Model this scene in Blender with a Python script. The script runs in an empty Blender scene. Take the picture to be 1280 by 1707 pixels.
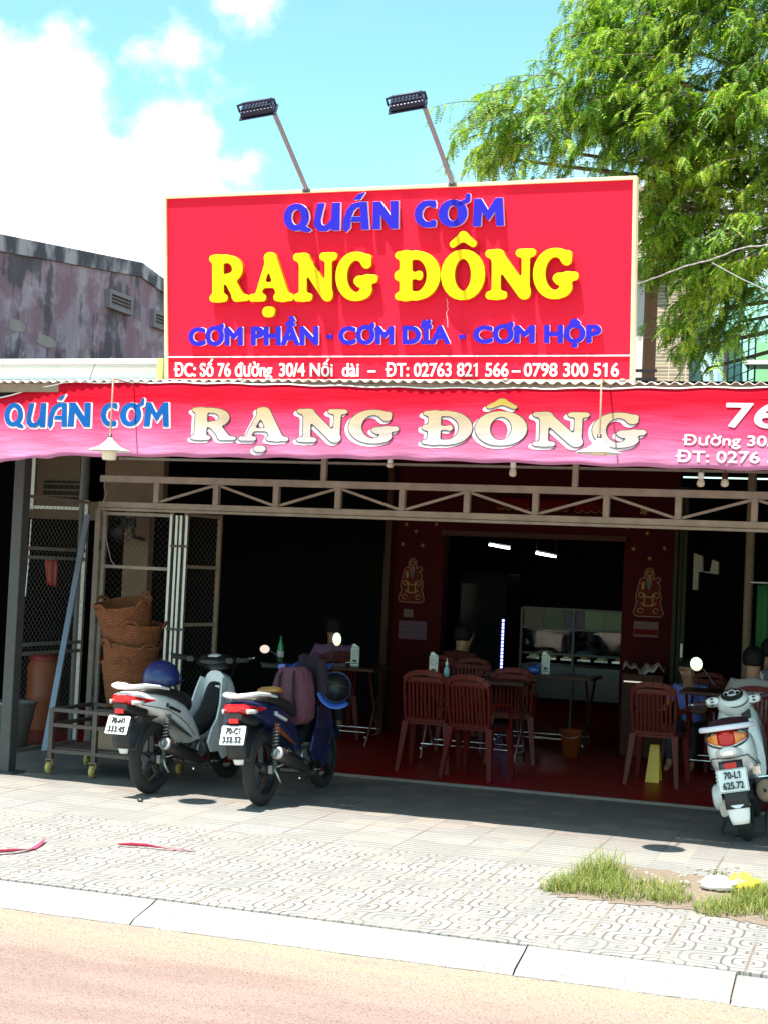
import bpy, bmesh, math, random
import numpy as np
from mathutils import Vector, Matrix
random.seed(7); rng = np.random.default_rng(7)
SC = bpy.context.scene; COL = SC.collection
R_ = math.radians
# ---------------------------------------------------------------- camera
F = 2500.; CX, CY = 640., 853.5; EYE = 1.6
YAW = math.atan(2500/7350); PITCH = math.atan(97/2500); ROLL = .045
_f = np.array([-math.sin(YAW)*math.cos(PITCH), math.cos(YAW)*math.cos(PITCH), math.sin(PITCH)])
_r = np.array([math.cos(YAW), math.sin(YAW), 0]); _u = np.cross(_r, _f)
_R = _r*math.cos(ROLL)+_u*math.sin(ROLL); _U = _u*math.cos(ROLL)-_r*math.sin(ROLL)
def ray(x, y): return F*_f+_R*(x-CX)-_U*(y-CY)
def at(x, y, Y=None, Z=None, X=None):
    d = ray(x, y)
    if Y is not None: t = Y/d[1]
    elif Z is not None: t = (Z-EYE)/d[2]
    else: t = X/d[0]
    p = d*t; p[2] += EYE
    return Vector(p)
cam = bpy.data.objects.new('camera', bpy.data.cameras.new('camera')); COL.objects.link(cam)
cam.data.sensor_fit = 'VERTICAL'; cam.data.sensor_height = 24; cam.data.lens = 24*F/1707
cam.data.clip_start = .05; cam.data.clip_end = 2000
cam.matrix_world = Matrix(((_R[0], _U[0], -_f[0], 0), (_R[1], _U[1], -_f[1], 0), (_R[2], _U[2], -_f[2], EYE), (0, 0, 0, 1)))
SC.camera = cam
# ---------------------------------------------------------------- world and sun
SUNV = Vector((-.14, -.38, 1)).normalized()
w = bpy.data.worlds.new('World'); SC.world = w; w.use_nodes = True
nt = w.node_tree; nt.nodes.clear()
def nn(t, typ, **k):
    n = t.nodes.new(typ)
    for a, b in k.items(): setattr(n, a, b)
    return n
def lk(t, a, b): t.links.new(a, b)
def mth(t, op, a, b=None, c=None, clamp=False):
    n = nn(t, 'ShaderNodeMath', operation=op, use_clamp=clamp)
    for i, v in enumerate((a, b, c)):
        if v is None: continue
        if isinstance(v, (int, float)): n.inputs[i].default_value = v
        else: lk(t, v, n.inputs[i])
    return n.outputs[0]
def mixc(t, fac, a, b, blend='MIX'):
    n = nn(t, 'ShaderNodeMix', data_type='RGBA', blend_type=blend)
    for i, v in ((0, fac), (6, a), (7, b)):
        if isinstance(v, (int, float)): n.inputs[i].default_value = v
        elif isinstance(v, (tuple, list)): n.inputs[i].default_value = (*v, 1) if len(v) == 3 else v
        else: lk(t, v, n.inputs[i])
    return n.outputs[2]
def ramp(t, v, lo, hi):
    n = nn(t, 'ShaderNodeMapRange', interpolation_type='SMOOTHSTEP')
    lk(t, v, n.inputs[0]); n.inputs[1].default_value = lo; n.inputs[2].default_value = hi
    return n.outputs[0]
sky = nn(nt, 'ShaderNodeTexSky', sky_type='NISHITA', sun_disc=False)
sky.sun_elevation = math.asin(SUNV.z); sky.sun_rotation = math.atan2(SUNV.x, SUNV.y)
sky.air_density = 1.0; sky.dust_density = .6; sky.ozone_density = 1.5
skyc = mixc(nt, 1.0, sky.outputs[0], (1.28, 1.76, 1.42), 'MULTIPLY')
tc = nn(nt, 'ShaderNodeTexCoord')
n1 = nn(nt, 'ShaderNodeTexNoise'); n1.inputs['Scale'].default_value = 9; n1.inputs['Detail'].default_value = 9; n1.inputs['Roughness'].default_value = .62
lk(nt, tc.outputs['Generated'], n1.inputs['Vector'])
wob = mth(nt, 'MULTIPLY', mth(nt, 'SUBTRACT', n1.outputs[0], .5), .16)
cov = None
for (x, y, r) in ((40, 250, 190), (170, 330, 150), (290, 265, 120), (110, 130, 110), (240, 90, 80), (60, 470, 170), (200, 440, 120), (300, 80, 70),
                  (385, 275, 60), (385, 160, 48), (375, 5, 55), (-150, 300, 300), (-450, 100, 400), (1500, -300, 300), (620, -420, 260), (1180, 330, 150)):
    d = ray(x, y); d /= np.linalg.norm(d)
    vm = nn(nt, 'ShaderNodeVectorMath', operation='DISTANCE'); lk(nt, tc.outputs['Generated'], vm.inputs[0]); vm.inputs[1].default_value = tuple(d)
    c = mth(nt, 'SUBTRACT', r/F, vm.outputs['Value'])
    cov = c if cov is None else mth(nt, 'MAXIMUM', cov, c)
cl = ramp(nt, mth(nt, 'ADD', cov, wob), -.008, .03)
n2 = nn(nt, 'ShaderNodeTexNoise'); n2.inputs['Scale'].default_value = 5; n2.inputs['Detail'].default_value = 6
lk(nt, tc.outputs['Generated'], n2.inputs['Vector'])
thin = mth(nt, 'MULTIPLY', ramp(nt, n2.outputs[0], .48, .75), .25)
cl = mth(nt, 'MAXIMUM', cl, thin)
bg = nn(nt, 'ShaderNodeBackground'); bg.inputs['Strength'].default_value = .075
lk(nt, mixc(nt, cl, skyc, (9.0, 9.0, 9.1)), bg.inputs[0])
lk(nt, bg.outputs[0], nn(nt, 'ShaderNodeOutputWorld').inputs[0])
sl = bpy.data.lights.new('sun', 'SUN'); sl.energy = 5.0; sl.angle = R_(.5); sl.color = (1, .95, .86)
so = bpy.data.objects.new('sun', sl); COL.objects.link(so); so.rotation_euler = SUNV.to_track_quat('Z', 'Y').to_euler()
vs = SC.view_settings; vs.view_transform = 'Standard'; vs.look = 'None'; vs.exposure = 1.48; vs.gamma = 1; vs.use_curve_mapping = False
SC.render.film_transparent = False
# ---------------------------------------------------------------- materials
MATS = {}
def mat(name, col, rough=.6, metal=0., var=.12, vscale=6., bump=0., bscale=80., spec=.5, trans=0., emit=None, estr=0., coat=0.):
    if name in MATS: return MATS[name]
    m = bpy.data.materials.new(name); m.use_nodes = True; t = m.node_tree; b = t.nodes['Principled BSDF']
    b.inputs['Roughness'].default_value = rough; b.inputs['Metallic'].default_value = metal
    b.inputs['Specular IOR Level'].default_value = spec
    if coat: b.inputs['Coat Weight'].default_value = coat; b.inputs['Coat Roughness'].default_value = .08
    tcn = nn(t, 'ShaderNodeTexCoord')
    nz = nn(t, 'ShaderNodeTexNoise'); nz.inputs['Scale'].default_value = vscale; nz.inputs['Detail'].default_value = 6
    lk(t, tcn.outputs['Object'], nz.inputs['Vector'])
    fac = mth(t, 'MULTIPLY_ADD', nz.outputs[0], 2*var, 1-var)
    mx = nn(t, 'ShaderNodeVectorMath', operation='SCALE'); mx.inputs[0].default_value = col; lk(t, fac, mx.inputs['Scale'])
    lk(t, mx.outputs[0], b.inputs['Base Color'])
    lk(t, mth(t, 'MULTIPLY_ADD', nz.outputs[0], .25, rough-.12, True), b.inputs['Roughness'])
    if bump:
        nb = nn(t, 'ShaderNodeTexNoise'); nb.inputs['Scale'].default_value = bscale; nb.inputs['Detail'].default_value = 4
        lk(t, tcn.outputs['Object'], nb.inputs['Vector'])
        bp = nn(t, 'ShaderNodeBump'); bp.inputs['Strength'].default_value = bump; bp.inputs['Distance'].default_value = .01
        lk(t, nb.outputs[0], bp.inputs['Height']); lk(t, bp.outputs[0], b.inputs['Normal'])
    if trans: b.inputs['Transmission Weight'].default_value = trans
    if emit: b.inputs['Emission Color'].default_value = (*emit, 1); b.inputs['Emission Strength'].default_value = estr
    MATS[name] = m; return m
def nodes_of(m): t = m.node_tree; return t, t.nodes['Principled BSDF']
M = dict(
    white=mat('white_paint', (.86, .86, .85), .25, var=.05, coat=.5), navy=mat('navy_paint', (.012, .018, .07), .2, var=.05, coat=.7),
    blue=mat('blue_paint', (.03, .10, .42), .22, var=.05, coat=.6), black=mat('black_plastic', (.012, .012, .013), .45, var=.2),
    rubber=mat('tyre_rubber', (.022, .020, .019), .8, var=.3, vscale=30, bump=.4, bscale=120), chrome=mat('chrome', (.75, .75, .74), .18, 1., var=.08),
    alloy=mat('alloy', (.42, .41, .40), .4, .9, var=.2, vscale=25), darkmetal=mat('dark_metal', (.07, .068, .065), .45, .7, var=.3, vscale=25),
    seat=mat('seat_vinyl', (.018, .016, .016), .5, var=.2, bump=.2, bscale=200), maroonvinyl=mat('maroon_vinyl', (.055, .018, .022), .5),
    redlens=mat('red_lens', (.55, .008, .012), .12, var=.08, coat=.6), amber=mat('amber_lens', (.75, .22, .03), .15, coat=.6),
    clearlens=mat('clear_lens', (.72, .70, .68), .12, coat=.6), plate=mat('plate_white', (.82, .82, .80), .4, var=.03),
    ink=mat('black_ink', (.02, .02, .025), .5), chair=mat('maroon_plastic', (.115, .009, .005), .42, var=.15, vscale=14, spec=.22),
    steel=mat('dull_steel', (.34, .31, .28), .45, .75, var=.35, vscale=14, bump=.1), tan=mat('rusty_cream_paint', (.35, .28, .235), .6, .1, var=.45, vscale=9, bump=.2, bscale=60),
    greysteel=mat('grey_painted_steel', (.075, .07, .07), .55, .4, var=.35, vscale=12), bar=mat('brushed_aluminium', (.55, .53, .52), .35, .8, var=.25, vscale=20),
    wire=mat('rusted_wire', (.10, .085, .075), .6, .5, var=.3), wood=mat('old_wood', (.28, .19, .13), .7, var=.35, vscale=20, bump=.3),
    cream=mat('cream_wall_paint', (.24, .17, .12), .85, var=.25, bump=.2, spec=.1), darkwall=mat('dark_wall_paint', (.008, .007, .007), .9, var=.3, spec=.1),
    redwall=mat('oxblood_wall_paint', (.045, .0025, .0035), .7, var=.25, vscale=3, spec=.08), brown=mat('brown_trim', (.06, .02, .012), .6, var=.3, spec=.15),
    redfloor=mat('red_floor_tile', (.26, .009, .006), .4, var=.2, vscale=4, spec=.2), yellow=mat('yellow_letter', (.90, .62, .002), .4, var=.03, spec=.2),
    orange=mat('orange_letter_side', (.50, .14, .002), .4, var=.05), bluel=mat('blue_letter', (.018, .012, .45), .4, var=.05, spec=.25),
    paleside=mat('pale_letter_side', (.80, .76, .85), .4, var=.03), cream2=mat('cream_trim', (.80, .62, .36), .45, var=.12, vscale=8),
    whitel=mat('white_letter', (.86, .85, .84), .45, var=.03), lampwhite=mat('lamp_enamel', (.82, .82, .80), .3, var=.05),
    bulb=mat('milky_bulb', (.78, .70, .55), .25, var=.05), wicker=mat('wicker', (.38, .11, .03), .65, var=.5, vscale=30, bump=.5, bscale=90),
    orangep=mat('orange_plastic', (.26, .05, .008), .5), redp=mat('red_plastic', (.24, .012, .008), .5), caster=mat('yellow_caster', (.55, .38, .10), .45),
    card=mat('cardboard', (.30, .22, .15), .8), jacket=mat('maroon_cloth', (.12, .035, .055), .8, var=.3, vscale=18, bump=.4, bscale=60), 
    dkcloth=mat('dark_purple_cloth', (.018, .007, .018), .9, var=.3, bump=.4, bscale=60), skin=mat('skin', (.34, .17, .10), .5), hair=mat('black_hair', (.008, .007, .006), .6, bump=.5, bscale=150, spec=.2),
    shirtw=mat('pale_shirt', (.36, .31, .29), .8, bump=.3, bscale=40), shirtr=mat('red_shirt', (.10, .008, .006), .8), shirtp=mat('purple_shirt', (.20, .08, .16), .8),
    shirtb=mat('blue_shirt', (.14, .16, .50), .8), trousers=mat('dark_trousers', (.03, .03, .035), .8),
    mint=mat('mint_wall', (.30, .62, .52), .7, var=.1, vscale=1.5), green=mat('green_ledge', (.20, .48, .24), .7), terra=mat('terracotta_tile', (.42, .20, .115), .35, var=.3, vscale=9),
    doorwhite=mat('white_door', (.66, .63, .60), .5), ltblue=mat('pale_blue_wall', (.42, .66, .66), .7), sheetw=mat('white_sheet_metal', (.74, .78, .76), .5, var=.1, vscale=3),
    bark=mat('bark', (.09, .065, .045), .9, var=.4, vscale=12, bump=.8, bscale=25), pink=mat('pink_ribbon', (.75, .06, .14), .5), bagw=mat('white_plastic_bag', (.75, .76, .74), .4, bump=.6, bscale=25),
    bagy=mat('yellow_plastic', (.75, .62, .05), .4), gold=mat('gold_foil', (.22, .13, .03), .5, .2, spec=.2), notice=mat('pink_notice_paper', (.13, .06, .085), .8, spec=.1), paper=mat('paper', (.62, .60, .56), .7),
    glass=mat('glass', (.9, .95, .93), .03, trans=1.), food=mat('fried_food', (.45, .19, .05), .7, var=.5, vscale=40), foodp=mat('pale_food', (.62, .52, .30), .7, var=.4, vscale=40),
    curtain=mat('green_curtain', (.015, .12, .03), .8), olive=mat('olive_frame', (.020, .022, .008), .6, spec=.15), reddecor=mat('red_decor', (.10, .004, .004), .7, spec=.1), mirror=mat('mirror_glass', (.9, .9, .9), .03, 1., var=0.),
    wire2=mat('white_cable', (.30, .28, .29), .6), corr=mat('corrugated_sheet', (.62, .50, .45), .6, var=.3, vscale=5), fan=mat('fan_dark', (.03, .03, .03), .5), bottleg=mat('green_bottle', (.02, .25, .06), .1, coat=.5), ribred=mat('thin_red', (.5, .02, .03), .5))
mat('tube_light', (.9, .9, .9), emit=(.85, 1, 1), estr=9.); M['tube'] = MATS['tube_light']
mat('led_blue', (.2, .2, .8), emit=(.25, .3, 1), estr=2.2); M['led'] = MATS['led_blue']
# ---------------------------------------------------------------- mesh builder
class MB:
    def __init__(s): s.v = []; s.f = []; s.sm = []; s.mi = []; s.m = 0
    def add(s, vs, fs, smooth=False):
        o = len(s.v); s.v += [tuple(p) for p in vs]
        for f in fs: s.f.append([i+o for i in f]); s.sm.append(smooth); s.mi.append(s.m)
        return s
    def box(s, c, d, rot=None):
        x, y, z = d[0]/2, d[1]/2, d[2]/2
        vs = [Vector(p) for p in ((-x, -y, -z), (x, -y, -z), (x, y, -z), (-x, y, -z), (-x, -y, z), (x, -y, z), (x, y, z), (-x, y, z))]
        if rot is not None: vs = [rot @ p for p in vs]
        return s.add([p+Vector(c) for p in vs], [(0, 3, 2, 1), (4, 5, 6, 7), (0, 1, 5, 4), (1, 2, 6, 5), (2, 3, 7, 6), (3, 0, 4, 7)])
    def bar(s, a, b, w, h, up=(0, 0, 1)):
        a, b = Vector(a), Vector(b); d = (b-a); L = d.length; d.normalize(); up = Vector(up)
        x = d.cross(up)
        if x.length < 1e-4: x = d.cross(Vector((0, 1, 0)))
        x.normalize(); z = x.cross(d)
        return s.box((a+b)/2, (w, L, h), Matrix((x, d, z)).transposed())
    def tube(s, pts, r, n=8, closed=False, caps=True):
        pts = [Vector(p) for p in pts]; N = len(pts); rs = r if isinstance(r, (list, tuple)) else [r]*N
        vs = []; px = None
        for i, p in enumerate(pts):
            if closed: d = pts[(i+1) % N]-pts[i-1]
            else: d = pts[min(i+1, N-1)]-pts[max(i-1, 0)]
            if d.length < 1e-9: d = Vector((0, 0, 1))
            d.normalize()
            if px is None:
                px = d.cross(Vector((0, 0, 1)) if abs(d.z) < .9 else Vector((1, 0, 0)))
            px = px-d*px.dot(d); px.normalize(); py = d.cross(px)
            for k in range(n):
                a = 2*math.pi*k/n; vs.append(p+px*(math.cos(a)*rs[i])+py*(math.sin(a)*rs[i]))
        fs = []
        for i in range(N if closed else N-1):
            j = (i+1) % N
            for k in range(n): fs.append((i*n+k, i*n+(k+1) % n, j*n+(k+1) % n, j*n+k))
        s.add(vs, fs, True)
        if caps and not closed: 
            s.add(vs[:n], [tuple(range(n))[::-1]]); s.add(vs[-n:], [tuple(range(n))])
        return s
    def lathe(s, prof, c=(0, 0, 0), n=24, axis='z', smooth=True, a0=0, a1=2*math.pi):
        full = abs(a1-a0-2*math.pi) < 1e-6; m = n if full else n+1; vs = []
        for r, h in prof:
            for k in range(m):
                a = a0+(a1-a0)*k/n; x, y = math.cos(a)*r, math.sin(a)*r
                p = {'z': (x, y, h), 'x': (h, x, y), 'y': (y, h, x)}[axis]
                vs.append((p[0]+c[0], p[1]+c[1], p[2]+c[2]))
        fs = []
        for i in range(len(prof)-1):
            for k in range(n):
                k2 = (k+1) % m; fs.append((i*m+k, i*m+k2, (i+1)*m+k2, (i+1)*m+k))
        return s.add(vs, fs, smooth)
    def loft(s, rings, caps=True, smooth=True):
        n = len(rings[0]); vs = [p for r in rings for p in r]; fs = []
        for i in range(len(rings)-1):
            for k in range(n): fs.append((i*n+k, i*n+(k+1) % n, (i+1)*n+(k+1) % n, (i+1)*n+k))
        s.add(vs, fs, smooth)
        if caps: s.add(rings[0], [tuple(range(n))[::-1]]); s.add(rings[-1], [tuple(range(n))])
        return s
    def prism(s, poly, a, b, axis='x'):
        def P(u, v, h): return {'x': (h, u, v), 'y': (u, h, v), 'z': (u, v, h)}[axis]
        n = len(poly); vs = [P(u, v, a) for u, v in poly]+[P(u, v, b) for u, v in poly]
        return s.add(vs, [tuple(range(n))[::-1], tuple(range(n, 2*n))]+[(i, (i+1) % n, n+(i+1) % n, n+i) for i in range(n)])
    def grid(s, P, smooth=True):
        h, wd = len(P), len(P[0])
        return s.add([p for r in P for p in r], [(i*wd+j, i*wd+j+1, (i+1)*wd+j+1, (i+1)*wd+j) for i in range(h-1) for j in range(wd-1)], smooth)
    def ball(s, c, r, n=16, squash=(1, 1, 1), z0=-1.):
        prof = [(math.cos(t), math.sin(t)) for t in np.linspace(math.asin(z0) if z0 > -1 else -math.pi/2, math.pi/2, n//2+1)]
        o = len(s.v); s.lathe([(max(p[0], 1e-4)*r, p[1]*r) for p in prof], n=n)
        for i in range(o, len(s.v)): p = s.v[i]; s.v[i] = (p[0]*squash[0]+c[0], p[1]*squash[1]+c[1], p[2]*squash[2]+c[2])
        return s
    def xf(s, fn, start=0):
        for i in range(start, len(s.v)): s.v[i] = tuple(fn(Vector(s.v[i])))
        return s
    def build(s, name, m, parent=None, bevel=0., sub=0, solid=0.):
        me = bpy.data.meshes.new(name); me.from_pydata([tuple(p) for p in s.v], [], s.f)
        for mm in (m if isinstance(m, (list, tuple)) else [m]): me.materials.append(mm)
        me.polygons.foreach_set('use_smooth', s.sm); me.polygons.foreach_set('material_index', s.mi); me.update()
        o = bpy.data.objects.new(name, me); COL.objects.link(o)
        if parent is not None: o.parent = parent
        if solid: q = o.modifiers.new('solid', 'SOLIDIFY'); q.thickness = solid; q.offset = 0
        if bevel: q = o.modifiers.new('bevel', 'BEVEL'); q.width = bevel; q.segments = 2; q.limit_method = 'ANGLE'; q.angle_limit = R_(40)
        if sub: q = o.modifiers.new('sub', 'SUBSURF'); q.levels = sub; q.render_levels = sub
        return o
def tag(o, label=None, cat=None, group=None, kind=None):
    for k, v in (('label', label), ('category', cat), ('group', group), ('kind', kind)):
        if v: o[k] = v
    return o
def thing(name, label, cat, loc=(0, 0, 0), rot=(0, 0, 0), group=None):
    o = bpy.data.objects.new(name, None); COL.objects.link(o); o.location = loc; o.rotation_euler = rot; o.empty_display_size = .1
    return tag(o, label, cat, group)
def struct(o): o['kind'] = 'structure'; return o
def dup(o, parent=None):
    c = o.copy(); COL.objects.link(c); c.parent = parent
    for ch in list(o.children): dup(ch, c)
    return c
def ring(y, zc, hz, wx, n=20, e=2.6, xc=0):
    out = []
    for k in range(n):
        a = 2*math.pi*k/n; c, s_ = math.cos(a), math.sin(a)
        out.append((xc+wx*math.copysign(abs(c)**(2/e), c), y, zc+hz*math.copysign(abs(s_)**(2/e), s_)))
    return out
def loftb(mb, st, n=20, e=2.6):     # stations (y, z bottom, z top, half width)
    return mb.loft([ring(y, (a+b)/2, (b-a)/2, wd, n, e) for y, a, b, wd in st])
def arc(c, r, a0, a1, n, axis='x'):
    return [(c[0], c[1]+r*math.cos(R_(a)), c[2]+r*math.sin(R_(a))) for a in np.linspace(a0, a1, n)]
# ---------------------------------------------------------------- lettering
def curve_mesh(cd):
    o = bpy.data.objects.new('tmp', cd); COL.objects.link(o)
    dg = bpy.context.evaluated_depsgraph_get(); me = bpy.data.meshes.new_from_object(o.evaluated_get(dg))
    bpy.data.objects.remove(o); bpy.data.curves.remove(cd)
    V = [tuple(v.co) for v in me.vertices]; Fc = [list(p.vertices) for p in me.polygons]; bpy.data.meshes.remove(me)
    return V, Fc
def text_raw(s, extrude=0., offset=0.):
    cd = bpy.data.curves.new('t', 'FONT'); cd.body = s; cd.size = 1; cd.extrude = extrude; cd.offset = offset; cd.resolution_u = 4
    return curve_mesh(cd)
_cap = {}
def cap(offset=0.):
    if offset not in _cap:
        V, _ = text_raw('H', 0, offset); _cap[offset] = (min(v[1] for v in V), max(v[1] for v in V))
    return _cap[offset]
def text_box(s, x0, x1, y0, y1, depth=0., offset=0.):
    """text fitted to x0..x1, capitals from y0 to y1, extruded 0..depth; returns verts, faces"""
    V, Fc = text_raw(s, 1. if depth else 0, offset)
    a, b = min(v[0] for v in V), max(v[0] for v in V); c0, c1 = cap(offset)
    return [(x0+(v[0]-a)/(b-a)*(x1-x0), y0+(v[1]-c0)/(c1-c0)*(y1-y0), (v[2]+1)/2*depth) for v in V], Fc
_nsp = {}
def font_edges(s):
    cd = bpy.data.curves.new('t', 'FONT'); cd.body = s; cd.size = 1
    o = bpy.data.objects.new('tmp', cd); COL.objects.link(o); dg = bpy.context.evaluated_depsgraph_get()
    cu = o.evaluated_get(dg).to_curve(dg); ed = []
    counts = []
    for c in s:
        if c not in _nsp:
            if c == ' ': _nsp[c] = 0
            else:
                c2 = bpy.data.curves.new('t', 'FONT'); c2.body = c; o2 = bpy.data.objects.new('tmp', c2); COL.objects.link(o2); dg2 = bpy.context.evaluated_depsgraph_get()
                _nsp[c] = len(o2.evaluated_get(dg2).to_curve(dg2).splines); bpy.data.objects.remove(o2); bpy.data.curves.remove(c2)
        counts += [c]*_nsp[c]
    dg = bpy.context.evaluated_depsgraph_get(); cu = o.evaluated_get(dg).to_curve(dg)
    for si, sp in enumerate(cu.splines):
        pts = []; B = sp.bezier_points
        for k in range(len(B)):
            a, b = B[k], B[(k+1) % len(B)]; p = [np.array(v[:2]) for v in (a.co, a.handle_right, b.handle_left, b.co)]
            n = 1 if (np.linalg.norm(p[1]-p[0]-(p[3]-p[0])/3) < 1e-4 and np.linalg.norm(p[2]-p[3]+(p[3]-p[0])/3) < 1e-4) else 6
            for t in np.arange(n)/n: pts.append((1-t)**3*p[0]+3*t*(1-t)**2*p[1]+3*t*t*(1-t)*p[2]+t**3*p[3])
        if not len(B): pts = [np.array(q.co[:2]) for q in sp.points]
        if si < len(counts) and counts[si] == '1':
            P = np.array(pts); x0, y1 = P[:, 0].min(), P[:, 1].max(); fl = [np.array(q) for q in ((x0+.02, y1), (x0-.13, y1-.10), (x0-.13, y1-.18), (x0+.02, y1-.10))]
            ar = lambda L: sum(L[i-1][0]*L[i][1]-L[i][0]*L[i-1][1] for i in range(len(L)))
            if ar(fl)*ar(pts) < 0: fl = fl[::-1]
            ed += [(fl[k-1], fl[k]) for k in range(4)]
        ed += [(pts[k-1], pts[k]) for k in range(len(pts)) if np.linalg.norm(pts[k-1]-pts[k]) > 1e-7]
    bpy.data.objects.remove(o); bpy.data.curves.remove(cd); return np.array(ed)
def text_field(s, step):
    ed = font_edges(s); lo = ed.reshape(-1, 2).min(0)-.12; hi = ed.reshape(-1, 2).max(0)+.12
    gx = np.arange(lo[0], hi[0], step); gy = np.arange(lo[1], hi[1], step); P = np.stack(np.meshgrid(gx, gy), -1)
    D = np.full(P.shape[:2], 1e9); S = np.zeros(P.shape[:2], int)
    for a, b in ed:
        j0, j1 = np.searchsorted(gx, [min(a[0], b[0])-.13, max(a[0], b[0])+.13]); q = P[:, j0:j1]; e = b-a; w_ = q-a
        t = np.clip((w_@e)/max(e@e, 1e-12), 0, 1); D[:, j0:j1] = np.minimum(D[:, j0:j1], np.linalg.norm(w_-t[..., None]*e, axis=-1))
        if a[0] != b[0]:      # winding number from edges above the sample
            l, r_ = sorted((a[0], b[0])); c0, c1 = np.searchsorted(gx, [l, r_]); xx = gx[c0:c1]; yy = a[1]+(xx-a[0])/(b[0]-a[0])*(b[1]-a[1])
            S[:, c0:c1] += (1 if b[0] > a[0] else -1)*(yy[None, :] > gy[:, None])
    return np.where(S != 0, -D, D), gx, gy
def bold_loops(s, grow, step=.011): return contours(*text_field(s, step), grow+1e-6)
def flat_box(s, x0, x1, y0, y1, grow, step=.022):
    f, gx, gy = text_field(s, step); V, Fc = cells_glyph(f, gx, gy, grow); xs = [p[0] for p in V]; a, b = min(xs), max(xs); c0, c1 = cap(); c0 -= grow; c1 += grow
    return [(x0+(p[0]-a)/(b-a)*(x1-x0), y0+(p[1]-c0)/(c1-c0)*(y1-y0), 0) for p in V], Fc
def bold_box(s, x0, x1, y0, y1, depth, grow, bev=0.):
    L = bold_loops(s, grow); xs = [p[0] for l in L for p in l]; a, b = min(xs), max(xs); c0, c1 = cap(); c0 -= grow; c1 += grow
    return solid_glyph([[(x0+(p[0]-a)/(b-a)*(x1-x0), y0+(p[1]-c0)/(c1-c0)*(y1-y0)) for p in l] for l in L], depth, bev)
def sd_caps(P, a, b, ra, rb):
    a, b = np.array(a, float), np.array(b, float); d = b-a; t = np.clip(((P-a)@d)/max(d@d, 1e-9), 0, 1)
    return np.linalg.norm(P-(a+t[..., None]*d), axis=-1)-(ra+(rb-ra)*t)
def sd_poly(P, pts):
    d = np.full(P.shape[:2], 1e9); s = np.ones(P.shape[:2]); n = len(pts)
    for i in range(n):
        a, b = np.array(pts[i], float), np.array(pts[i-1], float); e = b-a; w_ = P-a
        t = np.clip((w_@e)/(e@e), 0, 1); d = np.minimum(d, ((w_-t[..., None]*e)**2).sum(-1))
        c1 = P[..., 1] >= a[1]; c2 = P[..., 1] < b[1]; c3 = e[0]*w_[..., 1] > e[1]*w_[..., 0]
        k = (c1 & c2 & c3) | (~c1 & ~c2 & ~c3); s = np.where(k, -s, s)
    return s*np.sqrt(d)
def field(prims, smooth, step):
    xs = []
    for p in prims:
        if p[0] == 'p': xs += p[1]
        elif p[0] == 'c': r = max(p[3], p[4]); xs += [(p[1][0]-r, p[1][1]-r), (p[1][0]+r, p[1][1]+r), (p[2][0]-r, p[2][1]-r), (p[2][0]+r, p[2][1]+r)]
        else: r = max(p[4:6]); xs += [(p[1][0]-p[2]-r, p[1][1]-p[3]-r), (p[1][0]+p[2]+r, p[1][1]+p[3]+r)]
    A = np.array(xs); lo = A.min(0)-10; hi = A.max(0)+10
    gx = np.arange(lo[0], hi[0], step); gy = np.arange(lo[1], hi[1], step); P = np.stack(np.meshgrid(gx, gy), -1)
    out = np.full(P.shape[:2], 1e9)
    for p in prims:
        if p[0] == 'c': d = sd_caps(P, p[1], p[2], p[3], p[4])
        elif p[0] == 'p': d = sd_poly(P, p[1])
        else:   # ('a', centre, rx, ry, r_vertical_side, r_top, a0, a1)
            _, c, rx, ry, r1, r2, a0, a1 = p; d = np.full(P.shape[:2], 1e9); N = 26; q = None
            for a in np.linspace(R_(a0), R_(a1), N):
                k = (c[0]+rx*math.cos(a), c[1]+ry*math.sin(a)); r = r1*abs(math.cos(a))**1.3+r2*(1-abs(math.cos(a))**1.3)
                if q: d = np.minimum(d, sd_caps(P, q[0], k, q[1], r))
                q = (k, r)
        if smooth > 0 and p[-1] != 'hard':
            h = np.clip(.5+.5*(out-d)/smooth, 0, 1); out = out*(1-h)+d*h-smooth*h*(1-h)
        else: out = np.minimum(out, d)
    return out, gx, gy
def contours(f, gx, gy, iso):
    g = f-iso; H, W = g.shape; seg = {}
    def e(i, j, k):     # edge point
        (i2, j2) = (i, j+1) if k == 'h' else (i+1, j); a, b = g[i, j], g[i2, j2]; t = a/(a-b)
        return (gx[j]+(gx[j2]-gx[j])*t, gy[i]+(gy[i2]-gy[i])*t)
    pts = {}
    neg = g < 0
    cells = np.argwhere((neg[:-1, :-1].astype(int)+neg[1:, :-1]+neg[:-1, 1:]+neg[1:, 1:]) % 4 != 0)
    for i, j in cells:
        c = [neg[i, j], neg[i, j+1], neg[i+1, j+1], neg[i+1, j]]; ed = [(i, j, 'h'), (i, j+1, 'v'), (i+1, j, 'h'), (i, j, 'v')]
        cr = [k for k in range(4) if c[k] != c[(k+1) % 4]]
        prs = [(cr[0], cr[1])] if len(cr) == 2 else ([(0, 1), (2, 3)] if c[1] != (g[i:i+2, j:j+2].mean() < 0) else [(0, 3), (1, 2)])
        for a, b in prs:
            A, B = ed[a], ed[b]; seg.setdefault(A, []).append(B); seg.setdefault(B, []).append(A)
            for k in (A, B):
                if k not in pts: pts[k] = e(*k)
    loops = []; seen = set()
    for st in list(seg):
        if st in seen: continue
        L = [st]; seen.add(st); cur = st
        while True:
            nx = [q for q in seg[cur] if q not in seen]
            if not nx: break
            cur = nx[0]; seen.add(cur); L.append(cur)
        if len(L) > 5: loops.append([pts[k] for k in L])
    return loops
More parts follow.
